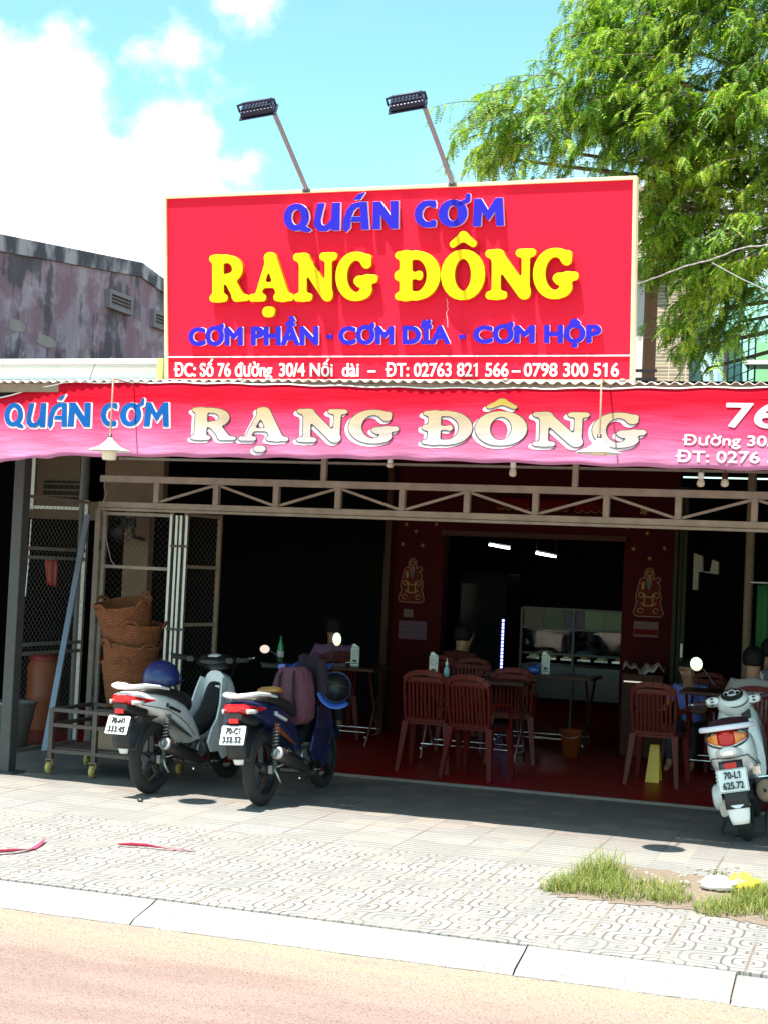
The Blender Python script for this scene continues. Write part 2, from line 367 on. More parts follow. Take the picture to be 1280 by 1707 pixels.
def solid_glyph(loops, depth, bev):
    cd = bpy.data.curves.new('g', 'CURVE'); cd.dimensions = '2D'; cd.fill_mode = 'BOTH'; cd.extrude = max(depth/2-bev, .01); cd.bevel_depth = bev; cd.bevel_resolution = 1; cd.offset = -bev
    for L in loops:
        sp = cd.splines.new('POLY'); sp.points.add(len(L)-1); sp.use_cyclic_u = True
        for q, p in zip(sp.points, L): q.co = (p[0], p[1], 0, 1)
    V, Fc = curve_mesh(cd); return [(a, b, c+depth/2) for a, b, c in V], Fc
def cells_glyph(f, gx, gy, iso):
    V = []; Fc = []; idx = {}
    def vid(key, p):
        if key not in idx: idx[key] = len(V); V.append(p)
        return idx[key]
    g = f-iso; H, W = g.shape
    for i in range(H-1):
        for j in range(W-1):
            q = [(i, j), (i, j+1), (i+1, j+1), (i+1, j)]; s = [g[a] for a in q]
            if min(s) >= 0: continue
            poly = []
            for k in range(4):
                a, b = q[k], q[(k+1) % 4]; ga, gb = s[k], s[(k+1) % 4]
                if ga < 0: poly.append(vid(a, (gx[a[1]], gy[a[0]])))
                if (ga < 0) != (gb < 0):
                    t = ga/(ga-gb); poly.append(vid((min(a, b), max(a, b)), (gx[a[1]]+(gx[b[1]]-gx[a[1]])*t, gy[a[0]]+(gy[b[0]]-gy[a[0]])*t)))
            if len(poly) > 2: Fc.append(poly)
    return V, Fc
def C(a, b, r, r2=None): return ('c', a, b, r, r if r2 is None else r2)
def A_(c, rx, ry, r1, r2, a0, a1): return ('a', c, rx, ry, r1, r2, a0, a1)
FAT = {     # soft heavy serif alphabet
    'R': [C((20, 12), (20, 88), 12), C((8, 7), (34, 7), 7), C((8, 93), (36, 93), 7), A_((40, 70), 25, 22, 11, 7, 90, -90), C((22, 48), (40, 48), 6), C((46, 48), (64, 14), 11, 11), C((62, 8), (84, 7), 8, 6)],
    'A': [C((48, 92), (20, 10), 6), C((52, 90), (80, 12), 13), C((30, 34), (68, 34), 5), C((6, 7), (32, 7), 7), C((66, 7), (98, 7), 7), C((44, 94), (52, 94), 7)],
    'N': [C((20, 8), (20, 84), 8), C((7, 7), (34, 7), 7.5), C((6, 93), (26, 92), 7.5), C((22, 88), (76, 12), 12), C((80, 8), (80, 90), 7), C((68, 93), (92, 93), 7.5), C((78, 8), (80, 14), 7)],
    'G': [A_((50, 50), 36, 43, 13, 8, 52, 318), C((76, 78), (80, 88), 11, 7), C((60, 42), (94, 44), 8), C((78, 42), (72, 16), 10, 10), C((54, 40), (58, 36), 8)],
    'Đ': [C((24, 10), (24, 90), 12), C((9, 7), (44, 7), 7), C((9, 93), (44, 93), 7), A_((44, 50), 38, 43, 13, 7, 90, -90), C((8, 50), (52, 50), 6), C((52, 54), (52, 46), 4), C((8, 54), (8, 47), 5)],
    'O': [A_((46, 50), 33, 43, 14, 8, 0, 360)],
}
DECO = {    # flat brush-cut display alphabet
    'Q': [A_((44, 52), 32, 40, 12, 9, 0, 360), ('p', [(50, 14), (64, 30), (72, 20), (88, 10), (96, 2), (86, -4), (66, 0)])],
    'U': [('p', [(12, 100), (36, 100), (22, 40), (24, 24), (34, 16), (46, 20), (62, 40), (66, 100), (92, 100), (90, 0), (64, 0), (64, 10), (44, -2), (18, 0), (2, 14), (0, 36)])],
    'A': [('p', [(60, 100), (90, 100), (98, 0), (72, 0), (70, 30), (34, 30), (38, 46), (70, 46), (68, 84), (54, 82), (40, 68), (30, 40), (28, 8), (14, -8), (4, 4), (6, 40), (18, 74), (36, 94)])],
    'N': [('p', [(0, 0), (2, 100), (28, 100), (68, 42), (66, 100), (94, 100), (94, 0), (68, 0), (26, 60), (26, 0)])],
    'C': [A_((60, 50), 44, 40, 15, 9, 62, 298), ('p', [(70, 98), (88, 98), (90, 72), (80, 76), (70, 84)]), ('p', [(70, 2), (88, 2), (90, 24), (80, 24), (70, 16)])],
    'O': [A_((46, 50), 34, 40, 14, 9, 0, 360)],
    'M': [('p', [(0, 0), (4, 100), (28, 100), (54, 56), (82, 100), (106, 100), (112, 0), (86, 0), (82, 58), (56, 20), (30, 58), (26, 0)])],
}
MARK = {'dot': [A_((46, -24), 4, 1, 10, 9, 0, 360)], 'hat': [C((24, 114), (46, 130), 6, 8), C((46, 130), (68, 114), 8, 6)],
        'acute': [('p', [(44, 112), (66, 112), (82, 136), (58, 128)])], 'horn': [C((70, 84), (96, 96), 6, 7), C((96, 96), (98, 114), 7, 6)]}
_gc = {}
def glyph(alpha, ch, marks=(), smooth=6, step=1.25):
    k = (id(alpha), ch, marks)
    if k not in _gc:
        f, gx, gy = field(alpha[ch], smooth, step); base = contours(f, gx, gy, 0); bx = [p[0] for L in base for p in L]
        fs = [(f, gx, gy)]+[field(MARK[m], smooth, step) for m in marks]
        _gc[k] = (fs, min(bx), max(bx))
    return _gc[k]
def noisepos(x, y): return 0.
# ================================================================ SETTING: road, kerb, pavement
KT, KB = 6.46, 6.20; ZR = -.07
def groundmat():
    m = mat('pavement_tile', (.5, .5, .5), .75); t, b = nodes_of(m)
    tcn = nn(t, 'ShaderNodeTexCoord'); sx = nn(t, 'ShaderNodeSeparateXYZ'); lk(t, tcn.outputs['Object'], sx.inputs[0])
    S = .36
    wn = nn(t, 'ShaderNodeTexNoise'); wn.inputs['Scale'].default_value = 3.; lk(t, tcn.outputs['Object'], wn.inputs[0])
    X = mth(t, 'DIVIDE', mth(t, 'ADD', sx.outputs[0], 20+.33), S); Y = mth(t, 'DIVIDE', mth(t, 'ADD', sx.outputs[1], 20-KT+S*60-20), S)
    u, v = mth(t, 'FRACT', X), mth(t, 'FRACT', Y); fx, fy = mth(t, 'FLOOR', X), mth(t, 'FLOOR', Y)
    # each tile carries two sets of concentric grooves about opposite corners, turned at random
    fx2, fy2 = mth(t, 'FLOOR', mth(t, 'MULTIPLY', X, 2.)), mth(t, 'FLOOR', mth(t, 'MULTIPLY', Y, 2.)); cb = nn(t, 'ShaderNodeCombineXYZ'); lk(t, fx2, cb.inputs[0]); lk(t, fy2, cb.inputs[1])
    wh = nn(t, 'ShaderNodeTexWhiteNoise', noise_dimensions='3D'); lk(t, cb.outputs[0], wh.inputs[0])
    par = mth(t, 'FLOORED_MODULO', mth(t, 'ADD', mth(t, 'FLOOR', mth(t, 'MULTIPLY', fx2, .5)), fy2), 2.)
    flip = mth(t, 'GREATER_THAN', mth(t, 'ADD', mth(t, 'MULTIPLY', par, .55), mth(t, 'MULTIPLY', wh.outputs[0], .45)), .42)
    up, vp = mth(t, 'FRACT', mth(t, 'MULTIPLY', X, 2.)), mth(t, 'FRACT', mth(t, 'MULTIPLY', Y, 2.)); u2 = mth(t, 'ABSOLUTE', mth(t, 'SUBTRACT', flip, up))
    def ln(a, b_): return mth(t, 'POWER', mth(t, 'ADD', mth(t, 'POWER', a, 3.4), mth(t, 'POWER', b_, 3.4)), 1/3.4)
    d = mth(t, 'MINIMUM', ln(u2, vp), ln(mth(t, 'SUBTRACT', 1., u2), mth(t, 'SUBTRACT', 1., vp)))
    # straight fluted tiles in the band next to the shop
    st = mth(t, 'GREATER_THAN', sx.outputs[1], KT+S*5)
    d = mth(t, 'ADD', mth(t, 'MULTIPLY', d, mth(t, 'SUBTRACT', 1., st)), mth(t, 'MULTIPLY', v, st))
    fr = mth(t, 'FRACT', mth(t, 'MULTIPLY', d, mth(t, 'MULTIPLY_ADD', st, 2., 4.)))
    gd = mth(t, 'ABSOLUTE', mth(t, 'SUBTRACT', fr, .5))
    gro = mth(t, 'SUBTRACT', 1., ramp(t, gd, .05, .15))
    jt = mth(t, 'MINIMUM', mth(t, 'MINIMUM', u, mth(t, 'SUBTRACT', 1., u)), mth(t, 'MINIMUM', v, mth(t, 'SUBTRACT', 1., v)))
    joint = mth(t, 'SUBTRACT', 1., ramp(t, jt, .008, .022))
    n3 = nn(t, 'ShaderNodeTexNoise'); n3.inputs['Scale'].default_value = 2.2; n3.inputs['Detail'].default_value = 8; lk(t, tcn.outputs['Object'], n3.inputs[0])
    n4 = nn(t, 'ShaderNodeTexNoise'); n4.inputs['Scale'].default_value = 60; n4.inputs['Detail'].default_value = 5; lk(t, tcn.outputs['Object'], n4.inputs[0])
    gm = mth(t, 'MULTIPLY', gro, ramp(t, n3.outputs[0], .22, .50))
    base = mixc(t, ramp(t, n3.outputs[0], .35, .7), (.200, .197, .19), (.258, .256, .25))
    base = mixc(t, mth(t, 'MULTIPLY', ramp(t, n4.outputs[0], .55, .75), .35), base, (.24, .20, .17))
    # awning shade painted into the tiles: browner, darker colour towards the shop floor
    shade_tint = mth(t, 'MULTIPLY', ramp(t, mth(t, 'ADD', sx.outputs[1], mth(t, 'MULTIPLY', n3.outputs[0], 1.6)), 9.5, 10.8), .62)
    base = mixc(t, shade_tint, base, mixc(t, n4.outputs[0], (.06, .034, .026), (.17, .115, .092)))
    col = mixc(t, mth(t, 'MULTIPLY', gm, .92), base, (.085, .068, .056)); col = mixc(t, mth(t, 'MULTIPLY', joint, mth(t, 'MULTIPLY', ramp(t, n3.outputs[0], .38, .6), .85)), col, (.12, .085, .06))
    col = mixc(t, mth(t, 'MULTIPLY', mth(t, 'SUBTRACT', wh.outputs[0], .5), .3), col, (.5, .4, .3))
    lk(t, col, b.inputs['Base Color'])
    hgt = mth(t, 'SUBTRACT', mth(t, 'MULTIPLY', n4.outputs[0], .25), mth(t, 'MAXIMUM', gro, joint))
    bp = nn(t, 'ShaderNodeBump'); bp.inputs['Strength'].default_value = .6; bp.inputs['Distance'].default_value = .006; lk(t, hgt, bp.inputs['Height']); lk(t, bp.outputs[0], b.inputs['Normal'])
    return m
def roadmat():
    m = mat('road_asphalt', (.2, .2, .2), .85); t, b = nodes_of(m)
    tcn = nn(t, 'ShaderNodeTexCoord'); sx = nn(t, 'ShaderNodeSeparateXYZ'); lk(t, tcn.outputs['Object'], sx.inputs[0])
    mp = nn(t, 'ShaderNodeMapping'); mp.inputs['Scale'].default_value = (.7, 3.2, 1); lk(t, tcn.outputs['Object'], mp.inputs[0])
    n3 = nn(t, 'ShaderNodeTexNoise'); n3.inputs['Scale'].default_value = 2.; n3.inputs['Detail'].default_value = 8; lk(t, mp.outputs[0], n3.inputs[0])
    n4 = nn(t, 'ShaderNodeTexNoise'); n4.inputs['Scale'].default_value = 110; n4.inputs['Detail'].default_value = 3; lk(t, tcn.outputs['Object'], n4.inputs[0])
    n5 = nn(t, 'ShaderNodeTexVoronoi'); n5.inputs['Scale'].default_value = 95; lk(t, tcn.outputs['Object'], n5.inputs[0])
    sand = ramp(t, mth(t, 'ADD', sx.outputs[1], mth(t, 'MULTIPLY', mth(t, 'SUBTRACT', n3.outputs[0], .5), 1.0)), 5.45, 6.05)
    col = mixc(t, sand, (.205, .138, .118), (.29, .225, .158))
    col = mixc(t, mth(t, 'MULTIPLY', ramp(t, n3.outputs[0], .38, .62), .65), col, (.25, .175, .152))
    col = mixc(t, mth(t, 'MULTIPLY', ramp(t, n4.outputs[0], .50, .68), .75), col, (.085, .055, .045))
    col = mixc(t, mth(t, 'MULTIPLY', mth(t, 'LESS_THAN', n5.outputs[0], .16), .5), col, (.42, .37, .30))
    lk(t, col, b.inputs['Base Color'])
    bp = nn(t, 'ShaderNodeBump'); bp.inputs['Strength'].default_value = .7; bp.inputs['Distance'].default_value = .008; lk(t, n4.outputs[0], bp.inputs['Height']); lk(t, bp.outputs[0], b.inputs['Normal'])
    return m
def plane(name, x0, x1, y0, y1, z, m):
    q = MB(); q.grid([[(x0, y0, z), (x1, y0, z)], [(x0, y1, z), (x1, y1, z)]], False); return struct(q.build(name, m))
plane('ground', -300, 300, -200, 600, ZR-.06, mat('earth', (.22, .17, .12), .9))
plane('road', -60, 60, -12, KB+.05, ZR, roadmat())
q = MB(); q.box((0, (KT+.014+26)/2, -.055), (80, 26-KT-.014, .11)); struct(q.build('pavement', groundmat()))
km = mat('kerb_concrete', (.225, .222, .215), .85, var=.5, vscale=70, bump=.8, bscale=120)
q = MB(); js = [-9.6, -8.5, -7.3, -6.1, -5.03, -3.24, -1.45, -.56, .4, 1.4, 2.5, 3.6]
for i in range(len(js)-1):
    a, b = js[i]+.004, js[i+1]-.004; dz = random.uniform(-.006, .006); dy = random.uniform(-.012, .012)
    N = 14; prof = []
    for k in range(N+1):
        x = a+(b-a)*k/N; j = lambda s_: random.uniform(-s_, s_)
        prof.append([(x, KB+dy+j(.006), ZR-.02), (x, KB+dy+j(.006), ZR+.004), (x, KB+.03+dy+j(.004), ZR+.022+j(.002)), (x, KT-.05+dy+j(.003), -.012+dz), (x, KT-.015+dy, dz-.002), (x, KT+dy+.004, dz-.004), (x, KT+.008, -.1)])
    q.grid(prof, False)
struct(q.build('kerb', km))
q = MB(); q.prism([(KB+.04, ZR-.02), (KT, ZR-.02), (KT, -.016), (KT-.05, -.026), (KB+.05, ZR+.012)], -9.6, 3.6, 'x'); struct(q.build('kerb_bed', mat('kerb_mortar', (.16, .12, .09), .9)))
# ================================================================ SHOP BUILDING
YF = 10.97; YR = 14.0; ZC = 2.95
plane('shop_floor', -8, 1.6, YF, 18.9, .022, M['redfloor'])
q = MB(); q.box((-3.2, YF-.012, .008), (9.6, .024, .026)); struct(q.build('floor_edge', mat('worn_cement', (.22, .17, .15), .8, var=.3, vscale=20)))
shop = thing('shop_building', 'single storey open fronted eatery with dark interior under the awning', 'building', (-3.5, 11, 0))
def loc(o): return Vector(o.location)
def child(mb, name, m, par, **k):       # world-coordinate mesh under a located parent
    L = Vector(par.location); mb.xf(lambda p: p-L); return mb.build(name, m, par, **k)
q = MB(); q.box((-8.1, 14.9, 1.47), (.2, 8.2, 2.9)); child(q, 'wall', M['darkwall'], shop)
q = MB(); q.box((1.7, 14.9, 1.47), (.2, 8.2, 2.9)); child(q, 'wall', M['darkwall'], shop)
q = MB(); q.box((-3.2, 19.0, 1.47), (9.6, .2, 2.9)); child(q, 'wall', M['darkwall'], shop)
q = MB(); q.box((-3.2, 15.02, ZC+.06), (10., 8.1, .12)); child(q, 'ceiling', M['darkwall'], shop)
# partition wall with the kitchen opening
q = MB(); zt = at(890, 897, Y=YR).z
xl, o0, o1, xr = -4.64, -4.13, -2.38, -1.88
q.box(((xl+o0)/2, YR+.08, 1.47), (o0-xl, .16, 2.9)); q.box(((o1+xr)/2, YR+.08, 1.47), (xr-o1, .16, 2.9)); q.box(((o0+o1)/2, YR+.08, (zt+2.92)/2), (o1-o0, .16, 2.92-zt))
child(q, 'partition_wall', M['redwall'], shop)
q = MB(); q.bar((o0-.02, YR-.02, zt+.02), (o1+.02, YR-.02, zt+.02), .05, .05); child(q, 'lintel', M['brown'], shop)
q = MB(); q.box((xl-.04, YR-.03, 1.47), (.06, .12, 2.9)); child(q, 'corner_trim', M['brown'], shop)
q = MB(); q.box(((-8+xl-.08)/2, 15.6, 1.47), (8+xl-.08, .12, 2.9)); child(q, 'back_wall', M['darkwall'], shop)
p0, p1 = at(200, 1000, Y=12.6), at(262, 1000, Y=12.6)
q = MB(); q.box(((p0.x-.5+p1.x)/2, 12.66, 2.5), (p1.x-p0.x+.5, .1, .75)); q.box((at(222, 1000, Y=12.6).x, 12.66, 1.55), (.26, .1, 1.16)); child(q, 'cream_wall', M['cream'], shop)
q = MB(); q.box((at(-10, 800, Y=12.5).x, 12.65, 2.35), (2.3, .08, .8)); child(q, 'side_wall', mat('khaki_wall', (.20, .15, .10), .8), shop)
# white roof fascia over the left half
q = MB(); z1 = at(100, 600, Y=11).z; z0 = z1-.27
q.box((-5.6, 11.06, (z0+z1)/2), (5.6, .12, z1-z0)); q.box((-5.6, 10.97, z1-.02), (5.64, .07, .04)); q.box((-5.6, 10.985, z1-.075), (5.6, .03, .012))
child(q, 'roof_fascia', M['sheetw'], shop)
q = MB(); q.box((at(272, 610, Y=10.9).x, 10.9, z1-.12), (.05, .1, .22)); child(q, 'gutter_end', mat('lime_paint', (.45, .55, .12), .6), shop)
# louvred openings high on the left
vent_bg = M['black']
for (x0, x1, y0, y1) in ((66, 132, 800, 832),):
    a, b = at(x0, y0, Y=12.5), at(x1, y1, Y=12.5); q = MB(); q.box(((a.x+b.x)/2, 12.6, (a.z+b.z)/2), (b.x-a.x, .03, a.z-b.z)); v_ = child(q, 'vent', M['black'], shop)
    q = MB()
    for k in range(3): q.box(((a.x+b.x)/2, 12.575, b.z+(a.z-b.z)*(k+.5)/3), (b.x-a.x, .04, .012))
    child(q, 'louvre', M['cream'], shop)
# ================================================================ AWNING ROOF
YA, ZA = 8.585, 2.745
aw = thing('awning', 'corrugated sheet awning with wavy front edge spanning the whole shopfront', 'awning', (-3, YA, ZA))
rows = [[], [], []]; x = -8.0
n = int(9.6/.011)
for i in range(n+1):
    x = -8.0+9.6*i/n; z = ZA+.009*math.sin(2*math.pi*x/.068)+.006*math.sin(x*1.3)
    for k, (yy, dz) in enumerate(((YA, 0), (YA+1.2, .1), (11.2, .21))): rows[k].append((x, yy, z+dz))
q = MB(); q.grid(rows); child(q, 'roof_sheet', M['corr'], aw, solid=.003)
q = MB(); q.bar((-8, YA+.05, ZA-.045), (1.6, YA+.05, ZA-.035), .04, .055); child(q, 'front_beam', M['wood'], aw)
for X in np.arange(-7.6, 1.6, 1.5): q = MB(); q.bar((X, YA+.08, ZA-.045), (X, 11.0, ZA+.14), .05, .04); child(q, 'rafter', M['darkmetal'], aw)
for k, X in enumerate((at(398, 637, Y=YA-.01).x, at(840, 637, Y=YA-.01).x, at(1035, 637, Y=YA-.01).x)):
    q = MB(); q.ball((X, YA+.02, ZA+.012), .022, 10, (1.2, 1, .5)); child(q, 'roof_bolt', M['alloy'], aw)
# ================================================================ SIGNBOARD
SO = Vector((-4.54, 8.80, 2.765)); SU = Vector((1, 0, 0)); SV = Vector((0, -.155, 1.19)).normalized(); SN = SU.cross(SV)
_sn = np.array(SN)
def suv(x, y):
    d = ray(x, y); t = ((np.array(SO)-np.array([0, 0, EYE]))@_sn)/(d@_sn); p = Vector(d*t)+Vector((0, 0, EYE))-SO
    return p.dot(SU), p.dot(SV)
W_, H_ = suv(1062, 640)[0], (suv(284, 326)[1]+suv(1067, 293)[1])/2
W_ = (suv(1050, 639)[0]+suv(1067, 293)[0])/2
sign = thing('signboard', 'large red signboard with yellow and blue raised letters standing on the awning edge', 'sign', SO)
sign.matrix_world = Matrix(((SU.x, SV.x, SN.x, SO.x), (SU.y, SV.y, SN.y, SO.y), (SU.z, SV.z, SN.z, SO.z), (0, 0, 0, 1)))
redsign = mat('red_sign_panel', (.78, .012, .040), .6, var=.05, vscale=1.5, spec=.12)
q = MB(); q.box((W_/2, H_/2, -.03), (W_-.03, H_-.03, .06)); child0 = q.build('panel', redsign, sign)
q = MB(); fw = .022
for c, d in (((W_/2, H_-fw/2, -.025), (W_, fw, .08)), ((W_/2, fw/2, -.025), (W_, fw, .08)), ((fw/2, H_/2, -.0245), (fw, H_-2*fw, .08)), ((W_-fw/2, H_/2, -.0245), (fw, H_-2*fw, .08))): q.box(c, d)
q.build('frame', M['cream2'], sign, bevel=.003)
q = MB()
for u in (.5, W_-.5): q.bar((u, .0, -.12), (u, H_-.05, -.12), .05, .05); q.bar((u, H_*.8, -.12), (u, -.05, -.8), .04, .04)
q.build('support_post', M['greysteel'], sign)
q = MB(); a, b = suv(279, 594.5), suv(1049, 593.5); q.box((W_/2, (a[1]+b[1])/2, .004), (W_-2*fw, .008, .008)); q.build('divider_strip', M['whitel'], sign)
for u in (.30, .655):
    q = MB(); q.box((W_*u, H_/2, .0008), (.004, H_-2*fw, .0016)); q.build('sheet_seam', redsign, sign)
for X in (950,):
    q = MB(); a = suv(712, 345); q.tube([(suv(745, 498)[0]+random.uniform(-.006, .006), suv(745, 498+6*k)[1], .002) for k in range(9)], .0014, 4); q.build('scratch', M['whitel'], sign)
def sign_letters(parts, alpha, depth, stand, bev, m, name, smooth, fat=0.):
    """parts: (char, marks, x0, x1, ybase, ytop) in photo pixels, one raised word"""
    q = MB()
    for ch, marks, x0, x1, yb, yt in parts:
        fs, bx0, bx1 = glyph(alpha, ch, marks, smooth)
        u0, v0 = suv(x0, yb); u1, _ = suv(x1, yb); v1 = suv(x0, yt)[1]
        sx, sy = (u1-u0)/(bx1-bx0), (v1-v0)/100.
        for f, gx, gy in fs:
            loops = [[((p[0]-bx0)*sx, p[1]*sy) for p in L] for L in contours(f, gx, gy, fat)]
            V, Fc = solid_glyph(loops, depth, bev)
            o = len(q.v); q.add([(u0+a, v0+b, c+stand) for a, b, c in V], Fc)
    for i, f in enumerate(q.f):
        p = [Vector(q.v[k]) for k in f[:4]]; nrm = (p[1]-p[0]).cross(p[2]-p[0])
        q.mi[i] = 0 if (nrm.length > 0 and abs(nrm.normalized().z) > .55) else 1
    o = q.build(name, m, sign); return o
def yl(x, t): return t[0]+(t[1]-t[0])*(x-t[2])/(t[3]-t[2])
RB = (503.5, 497.5, 356, 965); RT = (427.5, 416, 356, 965)
big = [('R', (), 356, 420), ('A', ('dot',), 421, 494), ('N', (), 495, 566), ('G', (), 565, 633)]
big2 = [('Đ', (), 662, 736), ('O', ('hat',), 739, 810), ('N', (), 812, 894), ('G', (), 891, 965)]
for word in (big, big2):
    sign_letters([(c, mk, a, b, yl(a, RB), yl(a, RT)) for c, mk, a, b in word], FAT, .040, .010, .004, (M['yellow'], M['orange']), 'lettering', 6, 1.6)
QB = (387, 376.5, 478, 841); QT = (342.5, 332, 478, 841)
for word in ([('Q', (), 478, 522), ('U', (), 528, 570), ('A', ('acute',), 576, 618), ('N', (), 625, 666)], [('C', (), 694, 729), ('O', ('horn',), 734, 780), ('M', (), 791, 841)]):
    sign_letters([(c, mk, a, b, yl(a, QB), yl(a, QT)) for c, mk, a, b in word], DECO, .028, .009, .0015, (M['bluel'], M['paleside']), 'lettering', 0, 2.5)
PB = (577, 571.5, 318, 1003); PT = (546, 542, 318, 1003)
for s, a, b in (('CƠM PHẦN', 318, 534), ('CƠM DĨA', 567, 752), ('CƠM HỘP', 790, 1003)):
    u0, v0 = suv(a, yl(a, PB)); u1, v1 = suv(b, yl(b, PB)); h = suv(a, yl(a, PT))[1]-v0
    V, Fc = bold_box(s, u0, u1, v0, v0+h, .022, .052); q = MB(); q.add([(x, y, z+.009) for x, y, z in V], Fc)
    for i, f in enumerate(q.f):
        p = [Vector(q.v[k]) for k in f[:3]]; nrm = (p[1]-p[0]).cross(p[2]-p[0]); q.mi[i] = 0 if nrm.length > 0 and abs(nrm.normalized().z) > .7 else 1
    q.build('lettering', (M['bluel'], M['paleside']), sign)
for a, b in ((547, 556), (766, 776)):
    u0, v0 = suv(a, 565); u1, v1 = suv(b, 558); q = MB(); q.box(((u0+u1)/2, (v0+v1)/2, .013), (u1-u0, v1-v0, .026)); q.build('dash', M['bluel'], sign)
for s, a, b in (('ĐC: Số 76 đường', 292, 455), ('30/4 Nối  dài', 467, 599), ('–', 614, 627), ('ĐT: 02763 821 566', 643, 847), ('–', 853, 867), ('0798 300 516', 873, 1031)):
    u0, v0 = suv(a, 627.5); u1, _ = suv(b, 627.5); h = suv(a, 605.5)[1]-v0
    V, Fc = bold_box(s, u0, u1, v0, v0+h, .003, .013); q = MB(); q.add([(x, y, z+.0005) for x, y, z in V], Fc); q.build('lettering', M['whitel'], sign)
# ================================================================ FLOODLIGHTS
for k, (bx, by, tx, ty, lab) in enumerate(((513, 314, 457, 187, 'finned black floodlight on a leaning arm, above the left half of the signboard'),
                                       (755, 303, 706, 176, 'finned black floodlight on a leaning arm nearest the tree'))):
    base = SO+SU*suv(bx, by)[0]+SV*(H_-.01)+SN*.0; tip = at(tx, ty, Y=8.14)
    t = thing('floodlight', lab, 'floodlight', base, group='floodlights over the signboard')
    q = MB(); q.tube([base, tip], .014, 10); child(q, 'arm', mat('arm_grey', (.26, .23, .26), .4, .5), t)
    q = MB(); q.box(base, (.05, .05, .02)); child(q, 'foot', M['greysteel'], t)
    # lamp body: face points down and back to the sign
    wx = Vector((.96, .16, .17)).normalized(); nb = Vector((.0, .62, -.78)); nb = (nb-wx*nb.dot(wx)).normalized(); wz = nb.cross(wx)
    RM = Matrix((wx, wz, nb)).transposed(); ctr = tip+Vector((-.095, -.02, .02))
    q = MB(); q.box(ctr, (.20, .14, .035), RM); hb = child(q, 'housing', mat('flood_black', (.018, .02, .045), .4, .3), t, bevel=.006)
    q = MB()
    for i in range(9): q.box(ctr+RM @ Vector(((i-4)*.021, 0, -.025)), (.011, .125, .016), RM)
    for i in range(4): q.box(ctr+RM @ Vector((0, (i-1.5)*.032, -.025)), (.175, .010, .016), RM)
    child(q, 'cooling_fin', MATS['flood_black'], t)
    q = MB(); q.box(ctr+RM @ Vector((0, 0, .024)), (.225, .158, .008), RM); child(q, 'rim', MATS['flood_black'], t)
    q = MB(); q.box(ctr+RM @ Vector((0, 0, .0295)), (.175, .125, .003), RM); child(q, 'lens', M['glass'], t)
    q = MB(); q.tube([ctr+RM @ Vector((sx*.112, s2, dz*.5)) for sx, s2, dz in ((1, 0, .0), (1, .02, -.09), (.6, .02, -.105), (-.6, .02, -.105), (-1, .02, -.09), (-1, 0, 0))], .008, 6)
    q.tube([tip, ctr+RM @ Vector((.08, .02, -.05))], .012, 6)
    child(q, 'bracket', MATS['flood_black'], t)
# ================================================================ BANNER
YB = 8.60; bx0_ = at(100, 700, Y=YB).x; bx1_ = 1.2
WD = Vector((-.76, .65, 0)).normalized()
def bpos(s, z, off=0.):      # s = world x along the front; left of bx0_ the cloth turns the corner
    sag = .010*math.sin(s*2.2+1)+.012*math.sin(s*5.1+z*4)*(2.75-z)+.006*math.sin(s*13+z*9)*(2.75-z)/.3
    if s >= bx0_+.08: return Vector((s, YB+sag-off, z))
    e = bx0_+.08-s; return Vector((s, YB+sag+.06*e-off, z))
def bz(s, v):                # v 0 bottom .. 1 top
    top = 2.705+.010*math.cos(s*1.35)-.004*s; 
    a = at(100, 760, Y=YB).z; b = at(640, 765.5, Y=YB).z; c = at(1280, 785, Y=YB).z
    sb = at(640, 765, Y=YB).x; sc_ = at(1280, 785, Y=YB).x
    bot = a+(b-a)*(s-bx0_)/(sb-bx0_) if s < sb else b+(c-b)*(s-sb)/(sc_-sb)
    if s < bx0_: bot = a-.10*(bx0_-s)+.004*math.sin(s*30); top -= .19*(bx0_-s)
    return bot+.004*math.sin(s*17)+(top-bot)*v
banner = thing('banner', 'faded red to pink cloth banner with gold and blue lettering hung along the awning edge', 'banner', (-3, YB, 2.5))
bm_ = mat('banner_cloth', (.6, .05, .1), .8, spec=.08, bump=.15, bscale=30); t, b = nodes_of(bm_)
tcn = nn(t, 'ShaderNodeTexCoord'); sx = nn(t, 'ShaderNodeSeparateXYZ'); lk(t, tcn.outputs['Object'], sx.inputs[0])
mp = nn(t, 'ShaderNodeMapping'); mp.inputs['Scale'].default_value = (1.2, 1, 7); mp.inputs['Rotation'].default_value = (0, R_(12), 0); lk(t, tcn.outputs['Object'], mp.inputs[0])
nz = nn(t, 'ShaderNodeTexNoise'); nz.inputs['Scale'].default_value = 1.6; nz.inputs['Detail'].default_value = 5; lk(t, mp.outputs[0], nz.inputs[0])
hv = mth(t, 'ADD', sx.outputs[2], mth(t, 'MULTIPLY', mth(t, 'SUBTRACT', nz.outputs[0], .5), .16))
c1 = mixc(t, ramp(t, hv, -.08, .15), (.55, .055, .14), (.50, .004, .018)); c2 = mixc(t, ramp(t, hv, -.26, .0), (.50, .175, .31), c1)
lk(t, c2, b.inputs['Base Color'])
bp = nn(t, 'ShaderNodeBump'); bp.inputs['Strength'].default_value = .55; bp.inputs['Distance'].default_value = .03; lk(t, nz.outputs[0], bp.inputs['Height']); lk(t, bp.outputs[0], b.inputs['Normal'])
ss = list(np.linspace(bx0_-1.6, bx1_, 300)); q = MB()
q.grid([[bpos(s, bz(s, v)) for s in ss] for v in np.linspace(0, 1, 16)]); child(q, 'cloth', bm_, banner, solid=.0015)
q = MB(); q.tube([bpos(s, bz(s, 1)+.004, .004) for s in ss[::3]], .0045, 6); child(q, 'rope', M['whitel'], banner)
def b_sz(x, y):              # photo pixel -> (s, z) on the banner
    p = at(x, y, Y=YB)
    return p.x, p.z
goldm = mat('faded_gold_print', (.5, .4, .2), .8, spec=.08); t, b = nodes_of(goldm)
